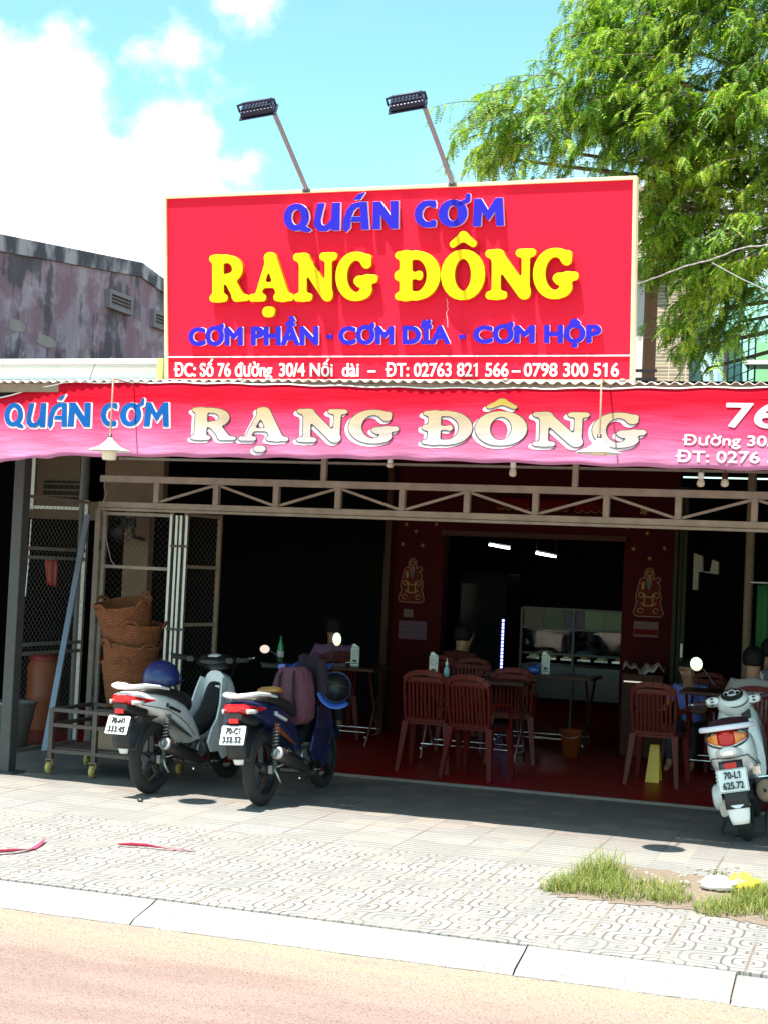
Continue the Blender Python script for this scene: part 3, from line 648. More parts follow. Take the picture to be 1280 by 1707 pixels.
tcn = nn(t, 'ShaderNodeTexCoord'); sx = nn(t, 'ShaderNodeSeparateXYZ'); lk(t, tcn.outputs['Object'], sx.inputs[0])
mp = nn(t, 'ShaderNodeMapping'); mp.inputs['Scale'].default_value = (1.2, 1, 9); mp.inputs['Rotation'].default_value = (0, R_(12), 0); lk(t, tcn.outputs['Object'], mp.inputs[0])
nz = nn(t, 'ShaderNodeTexNoise'); nz.inputs['Scale'].default_value = 2.4; nz.inputs['Detail'].default_value = 5; lk(t, mp.outputs[0], nz.inputs[0])
hv = mth(t, 'ADD', sx.outputs[2], mth(t, 'MULTIPLY', mth(t, 'SUBTRACT', nz.outputs[0], .5), .05))
c1 = mixc(t, ramp(t, hv, .02, .14), (.40, .31, .20), (.36, .24, .04)); c2 = mixc(t, ramp(t, hv, -.12, .03), (.45, .40, .40), c1)
c2 = mixc(t, mth(t, 'MULTIPLY', ramp(t, nz.outputs[0], .52, .66), .35), c2, (.27, .215, .19))
lk(t, c2, b.inputs['Base Color'])
bluep = mat('faded_blue_print', (.004, .075, .26), .8, spec=.08); whp = mat('faded_white_print', (.60, .50, .55), .8, spec=.08, var=.15, vscale=9)
def banner_word(parts, alpha, layers, smooth):
    for name, m, iso, dx, dz, off in layers:
        q = MB()
        for ch, marks, x0, x1, yb, yt in parts:
            fs, a0, a1 = glyph(alpha, ch, marks, smooth); s0, z0 = b_sz(x0, yb); s1, z1_ = b_sz(x1, yb); zt_ = b_sz((x0+x1)/2, yt)[1]
            zb_ = b_sz((x0+x1)/2, yb)[1]
            for f, gx, gy in fs:
                V, Fc = cells_glyph(f[::2, ::2], gx[::2], gy[::2], iso)
                q.add([bpos(s0+(a-a0)/(a1-a0)*(s1-s0)+dx, zb_+c/100*(zt_-zb_)+dz, off) for a, c in V], Fc)
        child(q, name, m, banner)
BB = (734, 748, 314, 1077); BT = (680, 690, 314, 1077)
lay = [('letter_shadow', whp, 1.5, -.018, -.015, .003), ('letter_outline', M['ink'], 1.4, 0, 0, .0055), ('lettering', goldm, -.4, 0, 0, .008)]
banner_word([(c, mk, a, b_, yl(a, BB), yl(a, BT)) for c, mk, a, b_ in (('R', (), 320, 395), ('A', ('dot',), 398, 483), ('N', (), 494, 578), ('G', (), 580, 664))], FAT, lay, 6)
banner_word([(c, mk, a, b_, yl(a, BB), yl(a, BT)) for c, mk, a, b_ in (('Đ', (), 701, 786), ('O', ('hat',), 790, 877), ('N', (), 885, 981), ('G', (), 985, 1077))], FAT, lay, 6)
lay = [('letter_shadow', whp, 5, .006, -.006, .003), ('lettering', bluep, 0, 0, 0, .006)]
banner_word([(c, mk, a, b_, 711, 671) for c, mk, a, b_ in (('Q', (), 2, 36), ('U', (), 39, 74), ('A', ('acute',), 78, 112), ('N', (), 113, 150))], DECO, lay, 0)
banner_word([(c, mk, a, b_, 711, 671) for c, mk, a, b_ in (('C', (), 168, 196), ('O', ('horn',), 201, 236), ('M', (), 241, 283))], DECO, lay, 0)
for s, xa, xb, yb, yt in (('76', 1209, 1300, 713, 672), ('Đường 30/4 Nối dài', 1137, 1420, 742, 725), ('ĐT: 0276 3821 566', 1126, 1420, 770, 751)):
    s0, z0 = b_sz(xa, yb); s1 = b_sz(xb, yb)[0]; z1_ = b_sz(xa, yt)[1]
    V, Fc = flat_box(s, s0, s1, z0, z1_, .02); q = MB(); q.add([bpos(a, c, .0065) for a, c, _ in V], Fc); child(q, 'lettering', whp, banner)
# ================================================================ PENDANT LAMPS
for (x, y, lab) in ((183, 752, 'white cone pendant lamp with milky bulb showing, hung by the blue banner letters'), (997, 756, 'white cone pendant lamp hung over the last gold banner letter, bulb hidden')):
    c = at(x, y, Y=8.33); t = thing('pendant_lamp', lab, 'lamp', c, group='pendant lamps under the awning edge')
    q = MB(); q.lathe([(.013, .085), (.020, .07), (.03, .06), (.066, .028), (.128, .004), (.130, 0), (.126, .0), (.06, .024), (.012, .06)], n=32); q.build('shade', M['lampwhite'], t)
    q = MB(); q.lathe([(.001, -.058 if x < 500 else -.012), (.04, -.055 if x < 500 else -.010), (.046, -.04 if x < 500 else -.004), (.046, .02), (.02, .05)], n=20); q.build('bulb', M['bulb'], t)
    q = MB(); q.lathe([(.001, .11), (.012, .108), (.014, .08), (.016, .07)], n=12); q.build('socket', M['darkmetal'], t)
    h = ZA-.02-c.z; q = MB(); q.tube([(0, 0, .10), (.002, 0, h*.5), (0, 0, h), (0, YA+.05-c.y, h+.005)], .006, 6); q.build('cord', M['wood'], t)
# ================================================================ TRUSS
YT = 11.0
tr = thing('steel_truss', 'cream painted steel lattice beam spanning the shop opening', 'beam', (-3.5, YT, 2.1))
zt1 = at(640, 810, Y=YT).z; zb1 = at(640, 856, Y=YT).z; xa = at(168, 830, Y=YT).x; xb = .6
q = MB(); q.bar((xa, YT, zt1), (xb, YT, zt1), .05, .055); child(q, 'chord', M['tan'], tr, bevel=.003)
q = MB(); q.bar((xa, YT, zb1), (xb, YT, zb1), .05, .05); child(q, 'chord', M['tan'], tr, bevel=.003)
q = MB(); q.bar((xa, YT-.005, zb1-.038), (xb, YT-.005, zb1-.038), .07, .02); child(q, 'rail', M['tan'], tr)
pxs = [263, 362, 462, 565, 671, 779, 893, 1011, 1131, 1258, 1390]; nodes = []
for x in pxs:
    X = at(x, 830, Y=YT).x; nodes.append(X); q = MB(); q.box((X, YT-.004, (zt1+zb1)/2), (.045, .05, zt1-zb1-.052)); child(q, 'post', M['tan'], tr)
for i in range(len(nodes)-1):
    a, b = nodes[i]+.025, nodes[i+1]-.025
    p, q2 = ((a, YT, zb1+.035), (b, YT, zt1-.035)) if i % 2 == 0 else ((a, YT, zt1-.035), (b, YT, zb1+.035))
    q = MB(); q.bar(p, q2, .02, .02); child(q, 'brace', M['tan'], tr)
for x in (541, 959):
    X = at(x, 785, Y=YT).x; q = MB(); q.box((X, YT, (zt1+2.88)/2+.014), (.042, .042, 2.88-zt1-.028)); child(q, 'hanger', M['tan'], tr)
q = MB(); zz = at(640, 774, Y=YT+.3).z; q.bar((xa, YT+.3, zz), (xb, YT+.3, zz), .04, .02); child(q, 'rear_rail', M['steel'], tr)
# small lamp sockets hanging behind the banner
for k, (x, y0, y1, mm, lab) in enumerate(((650, 765, 780, 'lampwhite', 'pale lamp socket hanging behind the banner middle'), (855, 768, 795, 'lampwhite', 'white twisted bulb hanging behind the banner between two truss posts'),
                                  (1168, 788, 812, 'lampwhite', 'slim white bulb hanging right of the last truss hanger'), (1208, 788, 812, 'brown', 'brown socket bulb hanging furthest right above the truss'))):
    p = at(x, y0, Y=10.6); e = at(x, y1, Y=10.6); h = p.z-e.z
    t = thing('hanging_bulb', lab, 'light bulb', p, group='bulbs hanging above the truss')
    q = MB(); q.lathe([(.02, 0), (.022, -h*.4), (.016, -h*.45)], n=12); q.build('socket', M['lampwhite' if mm != 'brown' else 'brown'], t)
    q = MB(); q.lathe([(.016, -h*.45), (.026, -h*.6), (.028, -h*.85), (.018, -h*.97), (.001, -h)], n=12); q.build('glass_bulb', M['bulb'], t)
    q = MB(); q.tube([(0, 0, 0), (0, 0, 2.9-p.z)], .004, 5); q.build('cord', M['black'], t)
# ================================================================ LEFT SIDE: posts, mesh gates, trolley, baskets
def mesh_panel(mb, tl, tr_, br, bl, pitch=.052, r=.0016):
    """chain link between four corners: zigzag wires"""
    tl, tr_, br, bl = map(Vector, (tl, tr_, br, bl)); wdt = (tr_-tl).length; ht = (tl-bl).length
    nx = max(2, int(wdt/pitch)); ny = max(2, int(ht/pitch))
    def P(u, v): return (bl*(1-v)+tl*v)*(1-u)+(br*(1-v)+tr_*v)*u
    for i in range(nx):
        for ph in (0, 1):
            pts = [P((i+((j+ph) % 2))/nx, j/ny) for j in range(ny+1)]; mb.tube(pts, r, 4, caps=False)
    return mb
t = thing('steel_post', 'wide grey steel post at the far left end of the awning', 'post', at(20, 1250, Y=9.6))
a, b = at(40, 770, Y=9.6), at(14, 1262, Y=9.6); q = MB(); q.box(((a.x+b.x)/2, 9.6, 1.3), (.085, .1, 2.6)); child(q, 'shaft', M['greysteel'], t, bevel=.006)
q = MB(); q.box(((a.x+b.x)/2, 9.6, .006), (.2, .18, .012)); child(q, 'base_plate', M['greysteel'], t)
t = thing('pipe_post', 'round grey steel pipe holding up the truss behind the slanted bar', 'post', at(138, 1240, Y=10.9))
px_ = at(145, 757, Y=10.9).x; q = MB(); q.tube([(px_, 10.9, 0), (px_, 10.9, 2.85)], .036, 16); child(q, 'pipe', M['greysteel'], t)
q = MB(); q.box((px_, 10.9, .012), (.16, .16, .024)); child(q, 'base_plate', M['greysteel'], t)
t = thing('gate_post', 'square cream steel post under the left end of the lattice beam', 'post', at(158, 1230, Y=11))
gx_ = at(164, 900, Y=11).x; q = MB(); q.box((gx_, 11, (zb1-.05)/2), (.045, .045, zb1-.05)); child(q, 'shaft', M['tan'], t)
for hz in (.5, 1.1, 1.7):
    q = MB(); q.tube([(gx_+.028, 10.985, hz-.04), (gx_+.028, 10.985, hz+.04)], .009, 8); child(q, 'hinge', M['darkmetal'], t)
# outer mesh gate swung towards the street
def gate(name, lab, A, B, z0, z1, bars, cat='gate', fm='steel', grp='chain link gate panels'):
    A, B = Vector(A), Vector(B); t = thing(name, lab, cat, (A.x, A.y, 0), group=grp)
    d = (B-A).normalized()
    def bx(p, q2, w_=.032): m = MB(); m.bar(p, q2, w_, w_); return m
    up = lambda P, z: Vector((P.x, P.y, z))
    child(bx(up(A, z0), up(A, z1)), 'stile', M[fm], t); child(bx(up(B, z0), up(B, z1)), 'stile', M[fm], t)
    for z in [z0+.018, z1-.018]+bars: child(bx(up(A, z)+d*.018, up(B, z)-d*.018, .026), 'rail', M[fm], t)
    m = MB(); mesh_panel(m, up(A, z1-.03)+d*.02, up(B, z1-.03)-d*.02, up(B, z0+.03)-d*.02, up(A, z0+.03)+d*.02); child(m, 'wire_mesh', M['wire'], t)
    return t
A, B = at(32, 1000, Y=9.95), at(138, 1000, Y=10.85)
gate('mesh_gate', 'chain link gate leaf swung open at the far left, beside the grey post', A, B, .08, at(32, 822, Y=9.95).z, [at(20, 912, Y=9.95).z, at(20, 912, Y=9.95).z-.07, at(20, 1075, Y=9.95).z, at(20, 1075, Y=9.95).z-.07])
A, B = at(58, 790, Y=11), at(140, 790, Y=11)
gate('mesh_fence', 'small chain link infill fence high between grey post and pipe', A, B, at(90, 850, Y=11).z, 2.6, [], 'fence')
A, B = at(172, 950, Y=11.02), at(284, 950, Y=11.02)
gate('mesh_gate', 'chain link gate leaf behind the wicker baskets, under the lattice beam', A, B, .08, at(200, 853, Y=11.02).z, [at(200, 945, Y=11.02).z, at(200, 1040, Y=11.02).z], fm='tan')
A, B = at(308, 950, Y=11.02), at(364, 950, Y=11.45)
gate('mesh_gate', 'narrow chain link gate leaf right of the folded aluminium bars', A, B, .08, at(364, 858, Y=11.3).z, [at(340, 946, Y=11.2).z, at(340, 1042, Y=11.2).z], fm='wood')
t = thing('folding_gate', 'folded gate of upright aluminium bars between two chain link leaves', 'gate', (at(293, 950, Y=10.95).x, 10.95, 0))
for k in range(4):
    X = at(283+k*8.3, 950, Y=10.95).x; q = MB(); q.box((X, 10.95+.012*(k % 2), (zb1-.06)/2+.01), (.022, .03, zb1-.10)); child(q, 'bar', M['bar'], t, bevel=.002)
for z in (.45, 1.05, 1.72):
    for k in range(3): X = at(287+k*8.3, 950, Y=10.93).x; q = MB(); q.box((X, 10.93, z), (.05, .008, .018)); child(q, 'hinge_plate', M['orangep'] if False else M['wire'], t)
# small clutter behind the gate
for nm, lab, cat, (x, y0, y1), wd, m in (('hanging_cloth', 'folded red cloth hanging behind the left chain link gate', 'cloth', (85, 930, 976), .11, 'redp'), ):
    a, b = at(x, y0, Y=11.6), at(x, y1, Y=11.6); q = MB(); q.grid([[(a.x+wd*(u-.5)*(1+.1*math.sin(v*5))+.02*v, 11.6+.02*math.sin(u*9+v), a.z+(b.z-a.z)*v+.01*math.sin(u*6)) for u in np.linspace(0, 1, 8)] for v in np.linspace(0, 1, 6)])
    tag(q.build(nm, M[m], solid=.02), lab, cat)
c = at(73, 1150, Y=11.9); c.z = 0
t = thing('gas_bottle', 'tall orange drum with a red lid behind the left mesh gate', 'drum', (c.x, 11.9, .022))
q = MB(); q.lathe([(.001, 0), (.15, 0), (.155, .03), (.15, .28), (.156, .3), (.15, .32), (.15, .58), (.12, .64)], n=24); q.build('drum_body', M['orangep'], t)
q = MB(); q.lathe([(.124, .62), (.13, .63), (.13, .67), (.001, .69)], n=24); q.build('lid', M['redp'], t)
c = at(26, 1210, Y=10.9)
t = thing('basin', 'pale plastic basin on the ground behind the far left gate', 'basin', (c.x, 10.85, .0))
q = MB(); q.lathe([(.001, .004), (.12, 0), (.19, .36), (.20, .37), (.195, .38), (.18, .355), (.11, .02), (.001, .02)], n=24); q.build('shell', mat('dusty_plastic', (.16, .14, .12), .6), t)
q = MB(); q.lathe([(.193, .36), (.203, .365), (.203, .378), (.19, .382)], n=24); q.build('rim', M['steel'], t)
a, b = at(53, 866, Y=10.6), at(43, 994, Y=10.6); q = MB(); q.tube([a, (a+b)/2+Vector((.004, 0, 0)), b], .005, 6); tag(q.build('hanging_string', M['paper']), 'thin white string hanging behind the far left mesh gate', 'string')
# wall fan
c = at(207, 872, Y=12.3); t = thing('wall_fan', 'dark round wall fan behind the mesh, left of the folded bars', 'fan', (c.x, 12.3, c.z), rot=(0, 0, R_(-15)))
q = MB()
for r in (.06, .10, .14, .18): q.lathe([(r-.003, -.06*(1-r/.25)-.003), (r+.003, -.06*(1-r/.25)-.003), (r+.003, -.06*(1-r/.25)+.003), (r-.003, -.06*(1-r/.25)+.003), (r-.003, -.06*(1-r/.25)-.003)], n=28, axis='y')
for k in range(16): a = 2*math.pi*k/16; q.tube([(.03*math.cos(a), -.055, .03*math.sin(a)), (.185*math.cos(a), -.012, .185*math.sin(a))], .002, 4)
q.build('guard', M['darkmetal'], t)
for k in range(3): q = MB(); a = 2*math.pi*k/3; q.grid([[(r*math.cos(a+d), -.02+d*.04, r*math.sin(a+d)) for d in np.linspace(-.45, .45, 5)] for r in (.03, .09, .16)]); q.build('blade', M['fan'], t, solid=.003)
q = MB(); q.lathe([(.001, .0), (.05, 0), (.05, .12), (.001, .14)], n=14, axis='y'); q.tube([(0, .1, 0), (0, .15, -.12), (0, .28, -.14)], .018, 8); q.build('motor', M['fan'], t)
# loose cable at the gate post
q = MB(); pts = [at(x, y, Y=10.93) for x, y in ((176, 800), (174, 812), (179, 822), (172, 838), (174, 858), (178, 900), (186, 935), (192, 942))]; q.tube(pts, .004, 5); tag(q.build('loose_cable', M['wire2']), 'thin pale cable dangling from the left end of the lattice beam', 'cable')
# slanted flat bar
a, b = at(147, 858, Y=10.7), at(75, 1252, Y=9.85); q = MB(); q.bar(a, b, .05, .018, up=(0, 1, 0)); t_ = q.build('steel_bar', mat('bluish_galvanised', (.20, .22, .27), .45, .5, var=.2), bevel=.003); tag(t_, 'long flat steel bar leaning from trolley corner up to the pipe', 'bar')
# trolley
tx0, tx1, ty0, ty1 = -5.80, -5.02, 9.72, 10.28; t = thing('trolley', 'low rusty steel trolley on yellow castors under the wicker baskets', 'trolley', (tx0, ty0, 0))
for X, Y in ((tx0, ty0), (tx0+.36, ty0), (tx1, ty0), (tx0, ty1), (tx1, ty1)):
    q = MB(); q.box((X, Y, .295), (.035, .035, .37)); child(q, 'leg', mat('rusty_dark_steel', (.11, .085, .075), .6, .4, var=.4, vscale=20), t)
for z in (.47, .36, .17):
    for p, q2 in (((tx0+.018, ty0, z), (tx1-.018, ty0, z)), ((tx0+.018, ty1, z), (tx1-.018, ty1, z)), ((tx0, ty0+.018, z), (tx0, ty1-.018, z)), ((tx1, ty0+.018, z), (tx1, ty1-.018, z))):
        if z == .36 and p[1] == ty1: continue
        q = MB(); q.bar(p, q2, .03, .026); child(q, 'rail', mat('rusty_dark_steel', (.11, .085, .075), .6, .4, var=.4, vscale=20), t)
q = MB(); q.box(((tx0+tx1)/2, (ty0+ty1)/2, .19), (tx1-tx0-.03, ty1-ty0-.03, .012)); child(q, 'shelf', mat('brown_board', (.10, .05, .045), .7, var=.3), t)
q = MB(); q.box(((tx0+tx1)/2+.15, (ty0+ty1)/2, .49), (tx1-tx0-.35, ty1-ty0-.03, .012)); child(q, 'top_board', M['darkmetal'], t)
for X, Y in ((tx0, ty0), (tx0+.36, ty0), (tx1, ty0), (tx0, ty1), (tx1, ty1)):
    q = MB(); q.lathe([(.012, -.016), (.042, -.014), (.046, 0), (.042, .014), (.012, .016)], (X, Y-.01, .046), n=18, axis='x'); cw = child(q, 'castor_wheel', M['caster'], t)
    q = MB(); q.lathe([(.001, -.020), (.014, -.019), (.014, .019), (.001, .02)], (X-t.location.x, Y-.01-t.location.y, .046), n=10, axis='x'); q.build('hub', M['alloy'], cw)
    q = MB(); q.box((X-.024, Y, .085), (.006, .035, .05)); q.box((X+.024, Y, .085), (.006, .035, .05)); q.box((X, Y, .108), (.06, .05, .006)); child(q, 'castor_fork', M['wood'], t)
b0 = Vector((-5.36, 9.95, .197)); t = thing('cardboard_box', 'brown cardboard box on the lower shelf of the trolley', 'box', b0)
q = MB(); q.box(b0+Vector((0, 0, .07)), (.26, .22, .14)); child(q, 'carton', M['card'], t)
q = MB(); q.box(b0+Vector((-.07, -.02, .143)), (.12, .2, .004), Matrix.Rotation(.2, 3, 'Y')); q.box(b0+Vector((.07, -.02, .143)), (.12, .2, .004), Matrix.Rotation(-.15, 3, 'Y')); child(q, 'flap', M['card'], t)
t_, b_ = nodes_of(M['wicker']); tcn = nn(t_, 'ShaderNodeTexCoord'); wv = nn(t_, 'ShaderNodeTexWave', bands_direction='Z'); wv.inputs['Scale'].default_value = 26; wv.inputs['Distortion'].default_value = 3.5; wv.inputs['Detail'].default_value = 2; wv.inputs['Detail Scale'].default_value = 4
lk(t_, tcn.outputs['Object'], wv.inputs[0]); src = b_.inputs['Base Color'].links[0].from_socket
lk(t_, mixc(t_, mth(t_, 'MULTIPLY', mth(t_, 'SUBTRACT', 1., wv.outputs['Fac']), .75), src, (.030, .010, .005)), b_.inputs['Base Color'])
bp_ = nn(t_, 'ShaderNodeBump'); bp_.inputs['Strength'].default_value = .8; bp_.inputs['Distance'].default_value = .01; lk(t_, wv.outputs['Fac'], bp_.inputs['Height']); lk(t_, bp_.outputs[0], b_.inputs['Normal'])
# wicker baskets, nested
bc = at(213, 1100, Y=10.0)
labs = ('topmost wicker basket, wide open mouth, in the nested stack on the trolley', 'second wicker basket from the top of the nested stack', 'third wicker basket from the top of the nested stack', 'lowest wicker basket, resting on the trolley top')
def wick(v): return 1+.018*math.sin(v)
zt_ = at(213, 1010, Y=10.).z
for k in range(4):
    zb = zt_-.30-.155*k; zb = max(zb, .497); t = thing('wicker_basket', labs[k], 'basket', (bc.x+.012*(k % 2), 10.0+.01*k, zb), rot=(R_((13, 4, 5, 0)[k]), R_((-4, 3, -2, 2)[k]), k*.7), group='nested wicker baskets on the trolley')
    hh = .33; n = 72; rows = []; r0, r1 = .145, .205
    for i in range(34):
        v = i/33; r = r0+(r1-r0)*v**.8; row = []
        for j in range(n):
            a = 2*math.pi*j/n; rr = r+.007*math.sin(j*math.pi/2+(i % 2)*math.pi)+.002*math.sin(i*2.6)
            row.append((rr*math.cos(a), rr*math.sin(a), hh*v+.006*math.sin(2*a+k)))
        rows.append(row)
    q = MB(); q.loft(rows, False); q.build('weave', M['wicker'], t, solid=.008)
    q = MB(); q.lathe([(.001, .004), (r0, .004)], n=36); q.build('base', M['wicker'], t)
    q = MB(); q.tube([((r1+.004)*math.cos(a)*wick(a*14), (r1+.004)*math.sin(a)*wick(a*14), hh+.006*math.sin(2*a+k)) for a in np.linspace(0, 2*math.pi, 60)[:-1]], .011, 8, closed=True)
    for zz, rr in ((.6, .188), (.25, .168)): q.tube([(rr*1.01*math.cos(a), rr*1.01*math.sin(a), hh*zz) for a in np.linspace(0, 2*math.pi, 48)[:-1]], .006, 6, closed=True)
    q.build('rim', M['wicker'], t)
    for a in (-1.9, -.35, 1.2, 2.8):
        ca, sa = math.cos(a), math.sin(a); q = MB()
        for dr in (0, .012): q.tube([((r1+.012+.018*math.sin(u))*ca-sa*.062*math.cos(u), (r1+.012+.018*math.sin(u))*sa+ca*.062*math.cos(u), hh-.012+(.052-dr)*math.sin(u)) for u in np.linspace(0, math.pi, 11)], .007, 6)
        q.build('handle', M['wicker'], t)
# ================================================================ MOTORCYCLES
def wheel(parent, y, R, tr, wid, rimm, spokes=5, disc=False):
    q = MB(); prof = [(R-tr*1.5+tr*1.5*0, 0)]
    pr = [(R+tr*math.cos(a)-tr, wid*math.sin(a)) for a in np.linspace(-2.2, 2.2, 15)]
    q.lathe([(r, h) for r, h in pr], n=44, axis='x'); q.xf(lambda p: p+Vector((0, y, R))); w_ = q.build('wheel', M['rubber'], parent)
    q = MB(); Ri = R-tr*1.45
    q.lathe([(Ri+.006, -wid*.75), (Ri+.006, wid*.75), (Ri-.014, wid*.6), (Ri-.014, -wid*.6), (Ri+.006, -wid*.75)], n=40, axis='x', smooth=False)
    for k in range(spokes):
        a = 2*math.pi*k/spokes+.3; d = .14
        for s_ in (-1, 1): q.bar((s_*.012, .035*math.cos(a+s_*d), .035*math.sin(a+s_*d)), (s_*.008, (Ri-.01)*math.cos(a), (Ri-.01)*math.sin(a)), .016, .022, up=(1, 0, 0))
    q.lathe([(.001, -.055), (.045, -.05), (.045, .05), (.001, .055)], n=18, axis='x'); q.xf(lambda p: p+Vector((0, y, R))); q.build('rim', rimm, w_)
    q = MB(); q.lathe([(.001, .060), (.018, .058), (.018, -.058), (.001, -.06)], n=12, axis='x'); q.xf(lambda p: p+Vector((0, y, R))); q.build('axle', M['alloy'], w_)
    return w_
def spring(q, a, b, r, n, wire):
    a, b = Vector(a), Vector(b); d = (b-a).normalized(); x = d.cross(Vector((1, 0, 0))).normalized(); y = d.cross(x)
    q.tube([a+(b-a)*(i/(n*10))+x*(r*math.cos(i*2*math.pi/10))+y*(r*math.sin(i*2*math.pi/10)) for i in range(n*10+1)], wire, 5)
def plate_part(parent, lines, c, tilt, wd=.19, hh=.14):
    """white number plate with black characters, facing -y"""
    RM = Matrix.Rotation(tilt, 3, 'X'); q = MB(); poly = []
    for sx, sz, a0 in ((1, 1, 0), (-1, 1, 90), (-1, -1, 180), (1, -1, 270)):
        for a in np.linspace(a0, a0+90, 4): poly.append((sx*(wd/2-.01)+.01*math.cos(R_(a)), sz*(hh/2-.01)+.01*math.sin(R_(a))))
    q.prism(poly, -.002, .002, 'y'); q.xf(lambda p: RM @ p+Vector(c)); o = q.build('number_plate', M['plate'], parent)
    for i, s in enumerate(lines):
        z0, z1 = ((.010, .054), (-.054, -.010))[i]; half = (.058, .074)[i]
        V, Fc = bold_box(s, -half, half, z0, z1, .001, .022); q = MB(); q.add([RM @ Vector((x, -.0023-z, y))+Vector(c) for x, y, z in V], Fc); q.build('lettering', M['ink'], o)
    q = MB(); q.tube([RM @ Vector((x, -.003, z))+Vector(c) for x, z in [(p[0]*.95, p[1]*.94) for p in poly]], .0012, 4, closed=True); q.build('border_line', M['ink'], o)
    return o
def mirror(parent, base, head, tilt, m='black', rx=.052, rz=.035):
    q = MB(); q.tube([base, Vector(base).lerp(Vector(head), .5)+Vector((0, -.01, .03)), head], .006, 8); s_ = q.build('mirror_stalk', M['black'], parent)
    RM = Matrix.Rotation(tilt, 3, 'Z'); q = MB(); q.lathe([(.001, .03), (.6, .024), (1., .006), (1., -.004), (.94, -.006)], n=24, axis='y')
    q.xf(lambda p: RM @ Vector((p.x*rx, p.y, p.z*rz))+Vector(head)); o = q.build('mirror', M[m], parent)
    q = MB(); q.lathe([(.94, -.005), (.001, -.0055)], n=24, axis='y'); q.xf(lambda p: RM @ Vector((p.x*rx, p.y, p.z*rz))+Vector(head)); q.build('mirror_glass', M['mirror'], o)
def helmet(name, lab, loc, rot, m, visor=True):
    t = thing(name, lab, 'helmet', loc, rot)
    q = MB(); q.ball((0, 0, 0), .128, 24, (1, 1.12, 1.0), -.25); q.build('shell', m, t, solid=.006)
    q = MB(); q.tube([(.127*math.cos(a), .127*1.12*math.sin(a), -.032) for a in np.linspace(0, 2*math.pi, 40)[:-1]], .006, 6, closed=True); q.build('edge_trim', M['black'], t)
    q = MB(); q.grid([[(.131*math.cos(a)*(1+.35*v), .147*math.sin(a)*(1+.45*v), -.015-.035*v) for a in np.linspace(R_(35), R_(145), 14)] for v in (0, .5, 1)]); q.build('peak', m, t, solid=.004)
    q = MB(); q.ball((0, 0, 0), .119, 20, (1, 1.12, 1.0), -.25); q.build('liner', M['black'], t)
    q = MB(); q.tube([(-.12, .0, -.03), (-.09, .02, -.13), (0, .04, -.17), (.09, .02, -.13), (.12, 0, -.03)], .006, 6); q.build('strap', M['black'], t)
    return t
